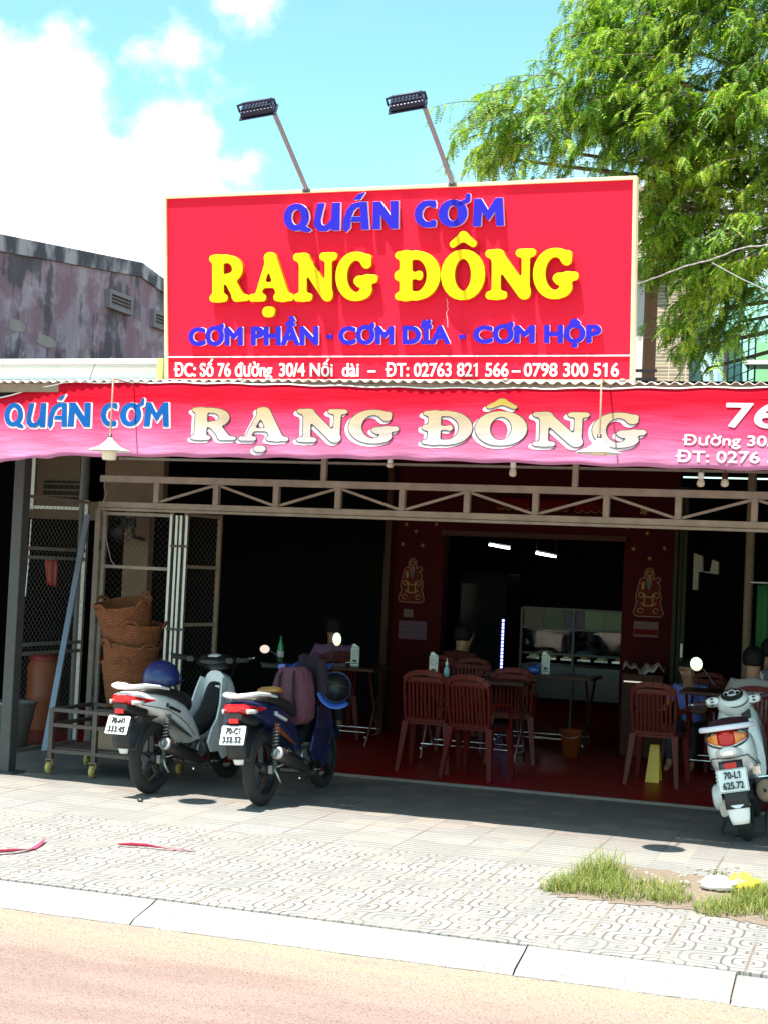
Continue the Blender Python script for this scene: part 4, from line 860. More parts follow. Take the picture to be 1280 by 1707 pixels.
def underbone(label, loc, heading, lean, bodym, legm, cowlm, sidem, plate, mirrors, script):
    t = thing('motorbike', label, 'motorbike', loc, (0, R_(lean), R_(heading)), 'step through motorbikes on the pavement')
    WB = 1.14; R = .272
    wheel(t, 0, R, .052, .044, M['black']); wheel(t, WB, R, .046, .036, M['black'])
    # main tail and side body
    q = MB(); loftb(q, [(-.43, .735, .775, .045), (-.40, .715, .79, .085), (-.30, .675, .792, .112), (-.15, .63, .785, .125), (0, .575, .765, .128), (.15, .515, .73, .124), (.30, .44, .68, .115), (.42, .36, .60, .105), (.52, .29, .49, .094), (.58, .26, .38, .085), (.60, .27, .34, .07)], 24, 3.2); q.build('side_cover', bodym, t)
    V, Fc = bold_box(script, 0, .20, 0, .030, .002, .004); q = MB(); sh = Matrix(((1, 0, 0), (0, 1, 0), (0, 0, 1)))
    q.add([Vector((.1295-.004*(x/.2)+z, -.02+x+y*.3, .665-x*.30+y)) for x, y, z in V], Fc); q.build('lettering', sidem, t)
    for s_ in (-1, 1):
        q = MB(); q.tube([(s_*.113, -.33, .70), (s_*.129, -.12, .665), (s_*.130, .02, .64), (s_*.1255, .16, .585), (s_*.114, .32, .51), (s_*.10, .46, .41)], .0028, 5); q.build('panel_seam', M['black'], t)
        q = MB(); q.grid([[(s_*(.131-.015*u), -.02+.40*u, .615-.20*u-.04*v*(1-u)-.015*v) for u in np.linspace(0, 1, 8)] for v in (0, 1)]); q.build('side_stripe', M['alloy'] if bodym is M['white'] else M['orangep'], t, solid=.003)
        q = MB(); q.lathe([(.001, s_*.134), (.05, s_*.132), (.066, s_*.126), (.070, s_*.10)], (0, .52, .30), n=22, axis='x'); q.build('engine_cover', M['alloy'], t)
        q = MB(); q.lathe([(.001, s_*.128), (.03, s_*.127), (.04, s_*.118), (.042, s_*.09)], (0, .64, .285), n=18, axis='x'); q.build('clutch_cover', M['darkmetal'], t)
    # seat
    q = MB(); loftb(q, [(-.27, .785, .80, .08), (-.24, .77, .825, .11), (-.1, .755, .828, .13), (.05, .73, .815, .135), (.2, .69, .785, .13), (.33, .64, .76, .115), (.42, .60, .72, .085), (.45, .60, .69, .06)], 22, 3); q.build('seat', M['seat'], t)
    # grab rail
    q = MB(); pts = [(.135, .0, .80), (.140, -.15, .825), (.128, -.30, .84), (.09, -.40, .835), (.03, -.435, .83), (-.03, -.435, .83), (-.09, -.40, .835), (-.128, -.30, .84), (-.140, -.15, .825), (-.135, 0, .80)]
    q.tube(pts, [.009, .014, .017, .018, .018, .018, .018, .017, .014, .009], 10); q.build('grab_rail', M['white'] if bodym is M['white'] else M['clearlens'], t)
    # tail lamp wraps round the tail
    q = MB(); loftb(q, [(-.447, .722, .765, .05), (-.42, .70, .778, .092), (-.34, .690, .772, .1165), (-.24, .70, .752, .1235), (-.16, .715, .735, .1262)], 22, 3); tl = q.build('tail_lamp', M['redlens'], t)
    for s_ in (-1, 1):
        q = MB(); q.m = 0; q.grid([[(s_*(.094+.022*u+.002), -.425+.12*u+.0, .705+.03*v-.004*u) for u in np.linspace(0, 1, 5)] for v in (0, 1)]); q.build('indicator', M['clearlens'], tl, solid=.012)
    q = MB(); loftb(q, [(-.44, .655, .715, .06), (-.36, .62, .70, .085), (-.2, .60, .68, .09)], 18, 3); q.build('tail_underside', M['black'], t)
    q = MB(); q.box((0, -.445, .655), (.075, .012, .032)); q.build('reflector', M['redlens'], t)
    # rear fender and plate
    q = MB(); prof = [(-.33, .66), (-.40, .60), (-.43, .52), (-.44, .45), (-.42, .38)]
    q.grid([[(x*.075, y+abs(x)**2*.03, z) for x in np.linspace(-1, 1, 9)] for y, z in prof]); q.grid([[(x*.07, math.cos(R_(a))*(R+.05), R+math.sin(R_(a))*(R+.05)) for x in np.linspace(-1, 1, 7)] for a in np.linspace(60, 165, 14)]); q.build('rear_fender', M['black'], t, solid=.008)
    plate_part(t, plate, (0, -.462, .555), R_(-22))
    q = MB(); q.grid([[(x*(.055-.022*v**2), -.432+.028*(x*x)+.035*v, .47-.13*v) for x in np.linspace(-1, 1, 9)] for v in np.linspace(0, 1, 6)]); q.build('mud_flap', M['clearlens'], t, solid=.008)
    # swing arm, shocks, chain case
    q = MB(); q.bar((.075, -.03, R), (.07, .46, .33), .03, .045); q.bar((-.075, -.03, R), (-.07, .46, .33), .03, .045); q.build('swing_arm', M['darkmetal'], t)
    for s_ in (-1, 1):
        q = MB(); spring(q, (s_*.115, .0, .36), (s_*.112, .045, .60), .024, 10, .0055); q.build('spring', M['alloy'], t)
        q = MB(); q.tube([(s_*.115, -.005, R), (s_*.112, .05, .63)], .012, 8); q.tube([(s_*.115, -.003, R+.03), (s_*.115, 0, .36)], .02, 10); q.build('shock_absorber', M['darkmetal'], t)
    # exhaust
    q = MB(); q.tube([(.06, .78, .26), (.10, .72, .19), (.13, .6, .18), (.15, .45, .22)], .017, 10); q.build('exhaust_pipe', M['darkmetal'], t)
    q = MB(); q.tube([(.15, .46, .218), (.158, .40, .245), (.165, .30, .275), (.168, -.04, .385), (.168, -.075, .396)], [.02, .036, .047, .055, .044], 18); mf = q.build('muffler', M['darkmetal'], t)
    q = MB(); q.lathe([(.017, .0), (.030, -.006), (.046, 0), (.050, .01), (.046, .02)], n=20, axis='y'); q.lathe([(.001, .004), (.018, .003)], n=14, axis='y'); RM = Matrix.Rotation(R_(-18), 3, 'X'); q.xf(lambda p: RM @ p+Vector((.168, -.082, .398))); q.build('muffler_tip', M['alloy'], mf)
    q = MB(); 
    for off, m0 in ((.03, 0),): q.bar((.216, .02, .40), (.206, .34, .30), .004, .05, up=(1, 0, 0))
    q.xf(lambda p: p); hs = q.build('heat_shield', M['black'], mf, bevel=.002)
    q = MB(); q.tube([(.205, .05, .425), (.214, .0, .40), (.2, -.04, .36)], .004, 6); q.tube([(.20, .36, .30), (.212, .3, .315), (.214, .05, .405)], .005, 6); q.build('shield_edge', M['chrome'], mf)
    # engine
    q = MB(); q.lathe([(.001, .125), (.06, .12), (.078, .10), (.082, .0), (.078, -.10), (.001, -.12)], (0, .50, .30), n=24, axis='x'); q.lathe([(.001, .118), (.05, .115), (.062, .1), (.062, -.1), (.001, -.11)], (0, .62, .29), n=20, axis='x'); q.build('crankcase', M['darkmetal'], t)
    q = MB()
    for k in range(6): q.box((0, .70+.026*k, .30+.004*k), (.15, .012, .14))
    q.box((0, .77, .305), (.11, .17, .10)); q.build('cylinder', M['alloy'], t)
    q = MB(); q.tube([(.10, .47, .19), (.24, .47, .20)], .014, 10); q.tube([(-.10, .47, .19), (-.24, .47, .20)], .014, 10); q.tube([(-.2, .47, .185), (.2, .47, .185)], .010, 8); q.build('foot_peg', M['rubber'], t)
    q = MB(); q.tube([(.13, .40, .16), (.16, .50, .15), (.17, .62, .20)], .008, 8); q.box((.185, .64, .205), (.06, .05, .008)); q.build('brake_pedal', M['chrome'], t)
    q = MB(); q.tube([(-.09, .42, .20), (-.17, .33, .10), (-.235, .28, .012)], .010, 8); q.box((-.24, .28, .006), (.045, .06, .008)); q.build('side_stand', M['darkmetal'], t)
    q = MB(); q.tube([(.12, .16, .33), (.18, .12, .29)], .012, 8); q.box((.17, .14, .32), (.03, .06, .05)); q.tube([(.16, .13, .31), (.13, .03, .29), (.10, 0, .28), (.15, -.03, .22), (.14, .03, .17)], .009, 6); q.box((.095, -.01, .27), (.03, .08, .06)); q.build('brake_linkage', M['alloy'], t)
    # leg shields, centre cover, front cowl
    for s_ in (-1, 1):
        out = [(.84, .85), (.93, .83), (1.00, .73), (1.035, .60), (1.02, .46), (.96, .34), (.88, .22), (.80, .20), (.74, .27), (.62, .27), (.56, .35), (.62, .46), (.70, .53), (.76, .64), (.80, .76)]
        q = MB(); q.prism(out, s_*.140, s_*.160, 'x')
        q.xf(lambda p: Vector((p.x*(1.0-.38*max(0, (p.z-.45)/.45)**1.4)+s_*.10*max(0, p.y-.86)*0, p.y, p.z))); q.build('leg_shield', legm, t, bevel=.006)
        q = MB(); q.bar((s_*.163, .90, .50), (s_*.160, .80, .40), .004, .035, up=(1, 0, 0)); q.bar((s_*.161, .74, .33), (s_*.161, .96, .46), .003, .008, up=(1, 0, 0)); q.build('vent_slot', M['black'], t)
        q = MB()
        for y, z in ((.99, .52), (.93, .38), (.92, .72)): q.lathe([(.001, s_*.1525), (.009, s_*.152), (.010, s_*.146)], (.008*s_*0, y, z), n=10, axis='x')
        q.xf(lambda p: Vector((p.x*(1.0-.38*max(0, (p.z-.45)/.45)**1.4)+s_*.009, p.y, p.z))); q.build('panel_screw', M['black'], t)
    q = MB(); loftb(q, [(.52, .36, .50, .085), (.66, .40, .52, .085), (.80, .44, .62, .085), (.89, .48, .80, .085), (.95, .52, .86, .08)], 20, 3); q.build('centre_cover', M['black'], t)
    q = MB(); loftb(q, [(.90, .42, .90, .115), (.98, .44, .88, .14), (1.05, .48, .80, .12), (1.10, .54, .72, .07)], 20, 2.6); q.build('front_cowl', legm, t)
    q = MB(); q.box((.035, .885, .75), (.045, .02, .06)); q.build('ignition_lock', M['clearlens'], t, bevel=.008)
    # fork and front fender
    for s_ in (-1, 1): q = MB(); q.tube([(s_*.075, 1.0, .62), (s_*.075, WB, R)], .021, 10); q.build('fork_leg', M['darkmetal'], t)
    q = MB(); q.grid([[(x*.062, WB+math.cos(R_(a))*(R+.035-.02*x*x), R+math.sin(R_(a))*(R+.035-.03*x*x)) for x in np.linspace(-1, 1, 9)] for a in np.linspace(20, 165, 20)]); q.build('front_fender', legm, t, solid=.006)
    # steering head
    q = MB(); loftb(q, [(.80, .955, .985, .09), (.84, .925, 1.01, .15), (.90, .90, 1.03, .155), (.98, .90, 1.03, .13), (1.05, .92, 1.0, .08)], 22, 2.6); hd = q.build('handlebar_cover', cowlm, t)
    q = MB(); q.grid([[(x*.06, .845+.05*v, 1.012+.022*v-.012*x*x) for x in np.linspace(-1, 1, 8)] for v in np.linspace(0, 1, 4)]); q.build('gauge', M['clearlens'], hd, solid=.008)
    q = MB(); q.tube([(-.35, .80, 1.0), (-.2, .86, .985), (0, .9, .97), (.2, .86, .985), (.35, .80, 1.0)], .013, 10); q.build('handlebar', M['darkmetal'], t)
    for s_ in (-1, 1):
        q = MB(); q.tube([(s_*.235, .845, .988), (s_*.36, .795, 1.001)], .018, 12); q.build('grip', M['rubber'], t)
        q = MB(); loftb(q, [(.80, .965, 1.01, .035), (.86, .96, 1.015, .05), (.90, .965, 1.0, .03)], 14); q.xf(lambda p: p+Vector((s_*.185, 0, 0))); q.build('switch_housing', cowlm, t)
        q = MB(); q.tube([(s_*.2, .90, 1.0), (s_*.27, .90, 1.0), (s_*.395, .835, 1.02)], [.009, .010, .007], 8); q.build('brake_lever', M['chrome'] if s_ > 0 else M['black'], t)
    t.scale = (.9, .9, .9)
    if mirrors:
        mirror(t, (-.20, .87, 1.01), (-.33, .80, 1.13), R_(-12)); mirror(t, (.20, .87, 1.01), (.28, .83, 1.20), R_(25), rx=.035, rz=.055)
    # cables
    q = MB(); q.tube([(.2, .9, .99), (.12, 1.06, .99), (.05, 1.08, .85), (.05, 1.02, .7)], .004, 6); q.tube([(-.2, .9, .99), (-.12, 1.07, 1.0), (-.03, 1.09, .85), (-.03, 1.02, .7)], .004, 6); q.build('cable', M['black'], t)
    return t
wl = at(242, 1322, Z=0); wb = underbone('white step through motorbike with black wheels beside the wicker baskets', (wl.x+.04, wl.y, 0), -6, -1, M['white'], M['white'], M['black'], M['ink'], ('70-H1', '333.45'), False, 'Future')
nl = at(437, 1343, Z=0); nb_ = underbone('navy blue step through motorbike with maroon backpack, right of the white one', (nl.x, nl.y, 0), -2, -4, M['navy'], M['navy'], M['blue'], M['clearlens'], ('70-C1', '332.52'), True, 'Future')
def on(bike, p):      # a point of a bike in the world
    bpy.context.view_layer.update(); return bike.matrix_world @ Vector(p)
helmet('helmet', 'dark blue open helmet resting on the seat of the white motorbike', on(wb, (0.0, .10, .865)), (R_(8), R_(-7), R_(20)), mat('navy_helmet', (.012, .02, .12), .35, coat=.3))
helmet('helmet', 'bright blue helmet hanging from the right handlebar of the navy motorbike', on(nb_, (.29, .76, .82)), (R_(-118), R_(18), R_(25)), M['blue']).scale = (.82, .82, .82)
# backpack hung before the seat of the navy bike
t = thing('backpack', 'maroon cloth backpack slung in front of the seat of the navy motorbike', 'backpack', on(nb_, (.0, .62, .66)), (0, R_(-6), R_(-4)))
q = MB(); q.loft([[(x*wx*(1-.1*abs(math.sin(6*k)))+.012*math.sin(k*3+z*20), y*dy+.01*math.sin(4*k+z*9), z) for k, (x, y) in enumerate([(math.copysign(abs(math.cos(a))**.7, math.cos(a)), math.copysign(abs(math.sin(a))**.7, math.sin(a))) for a in np.linspace(0, 2*math.pi, 28)[:-1]])] for z, wx, dy in ((-.10, .08, .06), (-.06, .13, .10), (.05, .15, .115), (.16, .15, .11), (.25, .125, .09), (.30, .09, .06))]); q.build('bag', M['jacket'], t)
q = MB()
for s_ in (-.06, .06): q.tube([(s_, -.10, -.04), (s_, -.13, .10), (s_*.9, -.10, .24), (s_*.6, -.02, .31)], .010, 6)
q.build('strap', M['dkcloth'], t)
t = thing('jacket', 'dark purple jacket draped over the handlebar of the navy motorbike', 'jacket', on(nb_, (.06, .80, 1.02)), (0, R_(-7), R_(-2)))
q = MB(); q.grid([[(-.07+.15*u+.02*v*(u-.5), .02+(-.09-.03*math.sin(u*7))*math.sin(v*1.4)+.015*math.sin(u*14+v*3)*v, .05*math.cos(v*1.6)-.27*max(0, v-.25)+.008*math.sin(u*11)) for u in np.linspace(0, 1, 16)] for v in np.linspace(-.1, 1.1, 18)]); q.build('body', M['dkcloth'], t, solid=.02)
q = MB(); q.tube([(.10, -.04, .0), (.13, -.09, -.12), (.12, -.10, -.28)], [.04, .042, .034], 10); q.build('sleeve', M['dkcloth'], t)
t = thing('leather_pouch', 'tan flat pouch lying on the seat of the navy motorbike', 'pouch', on(nb_, (.03, .12, .835)), (R_(-6), R_(-7), R_(12)))
q = MB(); loftb(q, [(-.1, -.012, .01, .06), (-.08, -.015, .022, .075), (.08, -.015, .026, .075), (.1, -.012, .01, .06)], 16, 4); q.build('pouch_body', mat('tan_leather', (.42, .19, .05), .5), t)
q = MB(); q.box((0, -.02, .024), (.10, .12, .006)); q.build('flap', MATS['tan_leather'], t, bevel=.002)
# right hand scooter
def scooter(loc, heading, lean):
    t = thing('scooter', 'white scooter with red and amber tail lamp parked at the right edge', 'scooter', loc, (0, R_(lean), R_(heading)))
    R = .235; WB = 1.13; wh = M['white']
    wheel(t, 0, R, .06, .055, M['darkmetal']); wheel(t, WB, R, .052, .045, M['darkmetal'])
    q = MB(); loftb(q, [(-.36, .60, .70, .06), (-.33, .55, .735, .12), (-.22, .49, .75, .16), (-.05, .43, .745, .175), (.12, .38, .72, .165), (.28, .34, .66, .14), (.40, .32, .55, .12), (.46, .32, .44, .10)], 26, 2.6); q.build('body_panel', wh, t)
    V, Fc = bold_box('Lead', 0, .10, 0, .03, .002, .004); 
    q = MB(); loftb(q, [(-.28, .735, .75, .09), (-.25, .73, .785, .13), (0, .725, .80, .15), (.2, .70, .79, .14), (.38, .64, .74, .11), (.44, .62, .69, .08)], 22, 3); q.build('seat', M['maroonvinyl'], t)
    # tail lamp: red lens with amber corners
    q = MB(); loftb(q, [(-.385, .615, .695, .035), (-.37, .605, .705, .075), (-.34, .60, .71, .095), (-.31, .60, .71, .10)], 22, 2.4); tl = q.build('tail_lamp', M['redlens'], t)
    for s_ in (-1, 1):
        q = MB(); q.loft([[(s_*(.062+.085*u), -.375+.085*u*u+.012*c, .655-.045*u*0+sn*(.042*(1-.7*u))) for c, sn in [(math.cos(a), math.sin(a)) for a in np.linspace(0, 2*math.pi, 12)[:-1]]] for u in np.linspace(0, 1, 6)]); q.build('indicator', M['amber'], tl)
    q = MB(); q.tube([(.155*math.cos(a), -.335+.055*abs(math.cos(a))**2-.035, .655+.062*math.sin(a)) for a in np.linspace(0, 2*math.pi, 30)[:-1]], .006, 6, closed=True); q.build('lamp_trim', M['black'], tl)
    q = MB(); pts = [(.17, -.02, .765), (.185, -.18, .775), (.17, -.33, .785), (.10, -.41, .79), (0, -.425, .792), (-.10, -.41, .79), (-.17, -.33, .785), (-.185, -.18, .775), (-.17, -.02, .765)]
    q.tube(pts, .018, 10); q.build('grab_rail', M['paleside'], t)
    for x in (-.07, .07): q = MB(); q.bar((x, -.40, .785), (x, -.25, .74), .025, .02); q.build('rail_bracket', M['darkmetal'], t)
    q = MB(); loftb(q, [(-.40, .545, .60, .06), (-.34, .52, .60, .10), (-.25, .50, .58, .11)], 18, 2.6); q.build('under_tail', M['clearlens'], t)
    q = MB(); q.box((0, -.408, .565), (.075, .02, .025)); q.build('plate_lamp', M['whitel'], t, bevel=.004)
    q = MB(); q.grid([[(x*.085, -.37-.03*v, .56-.30*v) for x in np.linspace(-1, 1, 7)] for v in np.linspace(0, 1, 6)]); q.grid([[(x*.075, math.cos(R_(a))*(R+.05), R+math.sin(R_(a))*(R+.05)) for x in np.linspace(-1, 1, 7)] for a in np.linspace(70, 170, 12)]); q.build('rear_fender', M['black'], t, solid=.008)
    q = MB(); q.box((0, -.408, .488), (.085, .012, .035)); q.build('reflector', M['redlens'], t)
    plate_part(t, ('70-L1', '625.72'), (0, -.418, .395), R_(-10), .215, .145)
    q = MB(); q.grid([[(x*(.080-.022*v**2), -.405+.02*x*x+.03*v, .285-.125*v) for x in np.linspace(-1, 1, 9)] for v in np.linspace(0, 1, 5)]); q.build('mud_flap', M['plate'], t, solid=.008)
    # engine and transmission, left; muffler, right
    q = MB(); loftb(q, [(-.09, .18, .29, .03), (0, .15, .31, .04), (.2, .16, .32, .045), (.42, .18, .34, .045), (.48, .2, .30, .03)], 18, 3); q.xf(lambda p: p+Vector((-.13, 0, 0))); q.build('transmission_case', M['alloy'], t)
    q = MB(); q.lathe([(.001, -.205), (.06, -.2), (.085, -.18), (.085, -.13)], (0, -.02, .30), n=24, axis='x'); q.build('air_filter', M['clearlens'], t)
    q = MB(); q.box((0, .25, .30), (.2, .28, .14)); q.build('engine_block', M['darkmetal'], t, bevel=.02)
    q = MB(); q.tube([(.185, .24, .27), (.19, .16, .28), (.195, -.06, .31), (.195, -.10, .315)], [.05, .078, .082, .072], 20); mf = q.build('muffler', M['darkmetal'], t)
    q = MB(); q.lathe([(.001, -.012), (.045, -.010), (.070, 0), (.074, .01)], n=22, axis='y'); q.xf(lambda p: p+Vector((.195, -.105, .316))); q.build('muffler_cap', M['wood'], mf)
    q = MB(); q.lathe([(.001, -.014), (.012, -.013), (.012, -.005)], n=12, axis='y'); q.xf(lambda p: p+Vector((.19, -.108, .32))); q.build('muffler_tip', M['black'], mf)
    q = MB(); q.bar((.20, .2, .365), (.20, -.03, .40), .10, .006); q.box((.15, -.05, .45), (.06, .04, .05)); q.build('heat_shield', M['chrome'], mf)
    for s_ in (-1,):
        q = MB(); spring(q, (s_*.13, -.05, .33), (s_*.125, .02, .54), .026, 9, .006); q.build('spring', M['whitel'], t)
        q = MB(); q.tube([(s_*.13, -.06, .29), (s_*.125, .03, .57)], .011, 8); q.build('shock_absorber', M['darkmetal'], t)
    q = MB(); q.tube([(-.15, .25, .15), (-.20, .20, .06), (-.19, .14, .012), (.12, .14, .012), (.15, .25, .15)], .011, 8); q.build('centre_stand', M['black'], t)
    # floor board, leg shield, inner panel
    q = MB(); loftb(q, [(.38, .24, .33, .15), (.5, .23, .30, .17), (.75, .23, .30, .17), (.85, .25, .33, .15)], 18, 4); q.build('floor_board', M['maroonvinyl'], t)
    q = MB(); loftb(q, [(.80, .26, .62, .17), (.86, .28, .80, .19), (.92, .32, .85, .17), (1.0, .38, .84, .13), (1.06, .45, .76, .07)], 24, 3); ls = q.build('leg_shield', wh, t)
    q = MB(); q.box((-.075, .818, .70), (.11, .02, .10)); q.build('glove_box', M['black'], ls, bevel=.012)
    q = MB(); q.box((.08, .822, .755), (.075, .02, .065)); q.build('storage_pocket', M['black'], ls, bevel=.012)
    for s_ in (-1, 1):
        q = MB(); q.grid([[(s_*(.165+.03*math.sin(v*3)), .80+.05*u, .35+.45*v) for u in (0, 1)] for v in np.linspace(0, 1, 6)]); q.build('side_trim', M['maroonvinyl'], ls, solid=.012)
    # handlebar cover with gauges
    q = MB(); loftb(q, [(.74, .955, .99, .06), (.77, .915, 1.035, .105), (.83, .88, 1.06, .135), (.92, .88, 1.065, .135), (1.0, .90, 1.04, .11), (1.05, .93, 1.0, .06)], 24, 2.3); hb = q.build('handlebar_cover', wh, t)
    q = MB(); q.lathe([(.001, 0), (.9, .0), (1., .004)], n=26, axis='y'); RM = Matrix.Rotation(R_(-48), 3, 'X'); q.xf(lambda p: RM @ Vector((p.x*.088, p.y*1-.004, p.z*.058))+Vector((0, .783, 1.03))); q.build('gauge', M['black'], hb, solid=.012)
    q = MB()
    for cx, r in ((0, .032), (-.045, .018), (.045, .018)): q.lathe([(r, 0), (r+.003, -.002)], (cx, 0, 0), n=20, axis='y')
    for k in range(7): a = R_(200-k*36.6); q.box((.024*math.cos(a), -.001, .024*math.sin(a)), (.003, .001, .008))
    q.xf(lambda p: RM @ Vector((p.x, p.y-.018, p.z))+Vector((0, .783, 1.03))); q.build('gauge_dial', M['whitel'], hb)
    q = MB(); loftb(q, [(.78, .985, 1.03, .03), (.82, .96, 1.035, .04), (.89, .96, 1.03, .035)], 16); q.xf(lambda p: Vector((p.x*1.6-.16, p.y, p.z))); q.build('switch_housing', wh, t)
    q = MB(); loftb(q, [(.78, .94, .99, .03), (.82, .93, 1.0, .04), (.89, .94, 1.0, .035)], 16); q.xf(lambda p: Vector((p.x*1.6+.16, p.y, p.z+.02))); q.build('switch_housing', wh, t)
    for s_ in (-1, 1):
        q = MB()
        for k in range(3): q.box((s_*.165+.0, .776, .975+.022*k+.003), (.022, .01, .012))
        q.build('switch_button', M['black'], t)
        q = MB(); q.tube([(s_*.20, .83, .99), (s_*.33, .79, 1.0)], .018, 12); q.build('grip', M['maroonvinyl'], t)
        q = MB(); q.tube([(s_*.20, .87, .995), (s_*.36, .83, 1.0)], .006, 8); q.build('brake_lever', M['chrome'], t)
        q = MB(); q.lathe([(.001, 0), (.014, .004), (.014, .018), (.001, .02)], n=12, axis='x'); q.xf(lambda p: p+Vector((s_*.335, .788, 1.0))); q.build('bar_end', M['chrome'], t)
    mirror(t, (-.13, .88, 1.04), (-.24, .83, 1.21), R_(8), rx=.052, rz=.052)
    for s_ in (-1, 1): q = MB(); q.tube([(s_*.07, 1.0, .5), (s_*.07, WB, R)], .02, 10); q.build('fork_leg', M['darkmetal'], t)
    q = MB(); q.grid([[(x*.075, WB+math.cos(R_(a))*(R+.04-.03*x*x), R+math.sin(R_(a))*(R+.04-.03*x*x)) for x in np.linspace(-1, 1, 9)] for a in np.linspace(10, 170, 20)]); q.build('front_fender', wh, t, solid=.006)
    q = MB(); q.tube([(.20, .85, .88), (.26, .6, .72), (.26, .3, .5), (.2, .1, .35)], .004, 6); q.build('cable', M['black'], t)
    q = MB()
    for s_ in (-1, 1): q.tube([(s_*.13, -.335, .58), (s_*.172, -.12, .50), (s_*.175, .1, .47), (s_*.14, .30, .50)], .004, 6)
    q.tube([(-.13, -.335, .58), (0, -.372, .575), (.13, -.335, .58)], .004, 6); q.build('panel_seam', M['black'], t)
    q = MB(); q.tube([(.02+.105*math.cos(a), .775+.03*math.sin(a), 1.0+.055*math.sin(a)) for a in np.linspace(math.pi, 2*math.pi, 14)], .004, 6); q.build('cover_seam', M['black'], t)
    low = ('handlebar_cover', 'switch_housing', 'switch_button', 'grip', 'brake_lever', 'bar_end', 'cover_seam')
    for c in t.children:
        n = c.name.split('.')[0]
        c.location.z += -.13 if n in low else -.06 if n.startswith('mirror') else -.02 if n in ('grab_rail', 'rail_bracket') else .045 if n in ('tail_lamp', 'reflector', 'number_plate', 'plate_lamp', 'under_tail') else 0
    return t
sl_ = at(1247, 1402, Z=0); sc_t = scooter((sl_.x, sl_.y+.02, 0), 2, -12); sc_t.scale = (.85, .94, .97)
# ================================================================ INTERIOR: chairs, tables, tableware
def chair_proto():
    t = thing('plastic_chair', 'x', 'chair'); m = M['chair']
    q = MB(); q.loft([ring(-.20, .425, .012, .185, 18, 6), ring(-.1, .418, .014, .20, 18, 6), ring(.1, .42, .014, .215, 18, 6), ring(.21, .428, .014, .215, 18, 6), ring(.235, .41, .01, .21, 18, 6)]); q.build('seat', m, t)
    def bk(x, z): return (x, -.20-.10*(z-.42)/.44-.02*(1-(x/.2)**2), z)
    q = MB(); pts = [bk(-.175, .43), bk(-.185, .55), bk(-.19, .70), bk(-.185, .80), bk(-.15, .85), bk(-.08, .872), bk(0, .878), bk(.08, .872), bk(.15, .85), bk(.185, .80), bk(.19, .70), bk(.185, .55), bk(.175, .43)]
    for i in range(len(pts)-1): q.bar(pts[i], pts[i+1], .022, .05 if 3 <= i <= 8 else .034, up=(0, 1, 0) if not 3 <= i <= 8 else (0, 0, 1))
    q.bar(bk(-.18, .81), bk(.18, .81), .016, .05); q.bar(bk(-.18, .455), bk(.18, .455), .016, .035); q.build('back_frame', m, t, bevel=.004)
    for k in range(9):
        x = -.144+.036*k; q = MB(); q.bar(bk(x, .46), bk(x, .80), .02, .009, up=(0, 1, 0)); q.build('slat', m, t)
    for sx in (-1, 1):
        for a, b in (((sx*.18, -.20, .44), (sx*.225, -.27, 0)), ((sx*.20, .20, .42), (sx*.225, .25, 0))):
            q = MB(); a, b = Vector(a), Vector(b); ax = Vector((sx, 0, 0)); 
            q.loft([[tuple(c+Vector((u*w_, v*w_, 0))) for u, v in ((-1, -1), (1, -1), (1, 1), (-1, 1))] for c, w_ in ((a, .028), (a.lerp(b, .4), .023), (b, .017))], True, False); q.build('leg', m, t)
        q = MB(); q.tube([(sx*.187, -.235, .64), (sx*.225, -.10, .645), (sx*.235, .08, .635), (sx*.228, .16, .60), (sx*.212, .19, .43)], [.016, .02, .022, .02, .016], 10); q.build('armrest', m, t)
    return t
ch0 = chair_proto(); SCL = .90
cg = 'maroon plastic chairs in the eatery'
def gx(px, Y): return at(px, 1150, Y=Y).x
for i, (x, y, rz, lab) in enumerate(((-3.47, 11.60, 4, 'maroon slatted plastic chair left of its twin at the pavement side of the middle table'),
        (-3.02, 11.42, -8, 'maroon slatted plastic chair, nearest the pavement edge at the middle table'),
        (gx(852, 12.6), 12.6, 14, 'maroon plastic chair at the right end of the middle table'),
        (gx(776, 13.1), 13.1, 184, 'maroon plastic chair on the far side of the middle table'),
        (gx(1100, 11.98), 11.98, -3, 'maroon slatted plastic chair beside the yellow board, right of the opening'),
        (gx(1256, 12.28), 12.28, 8, 'maroon plastic chair of the diner in the pale shirt'),
        (gx(1286, 13.1), 13.1, 12, 'maroon plastic chair of the diner in the grey shirt'),
        (-4.95, 13.3, 30, 'maroon plastic chair in the dark under the person in purple'),
        (-3.86, 13.75, -20, 'maroon plastic chair under the person in red'),
        (gx(1160, 13.18), 13.18, 165, 'maroon plastic chair under the person in blue'))):
    o = ch0 if i == 0 else dup(ch0); o.location = (x, y, .023); o.rotation_euler = (0, 0, R_(rz)); o.scale = (SCL, SCL, SCL); tag(o, lab, 'chair', cg)
def table_proto():
    t = thing('dining_table', 'x', 'table')
    q = MB(); q.box((0, 0, .69), (.95, .55, .028)); q.build('tabletop', mat('brown_table_top', (.06, .02, .012), .4, var=.3, vscale=4, spec=.25), t, bevel=.006)
    for sx in (-1, 1):
        for sy in (-1, 1): q = MB(); q.tube([(sx*.42, sy*.22, .68), (sx*.40, -sy*.20, .012)], .012, 8); q.build('leg', M['chrome'], t)
        q = MB(); q.tube([(sx*.40, -.2, .10), (sx*.40, .2, .10)], .010, 8); q.build('crossbar', M['chrome'], t)
    for sy in (-1, 1):
        q = MB(); q.tube([(-.40, sy*.19, .14), (.40, sy*.19, .14)], .010, 8); q.build('stretcher', M['chrome'], t)
    return t
tb0 = table_proto()
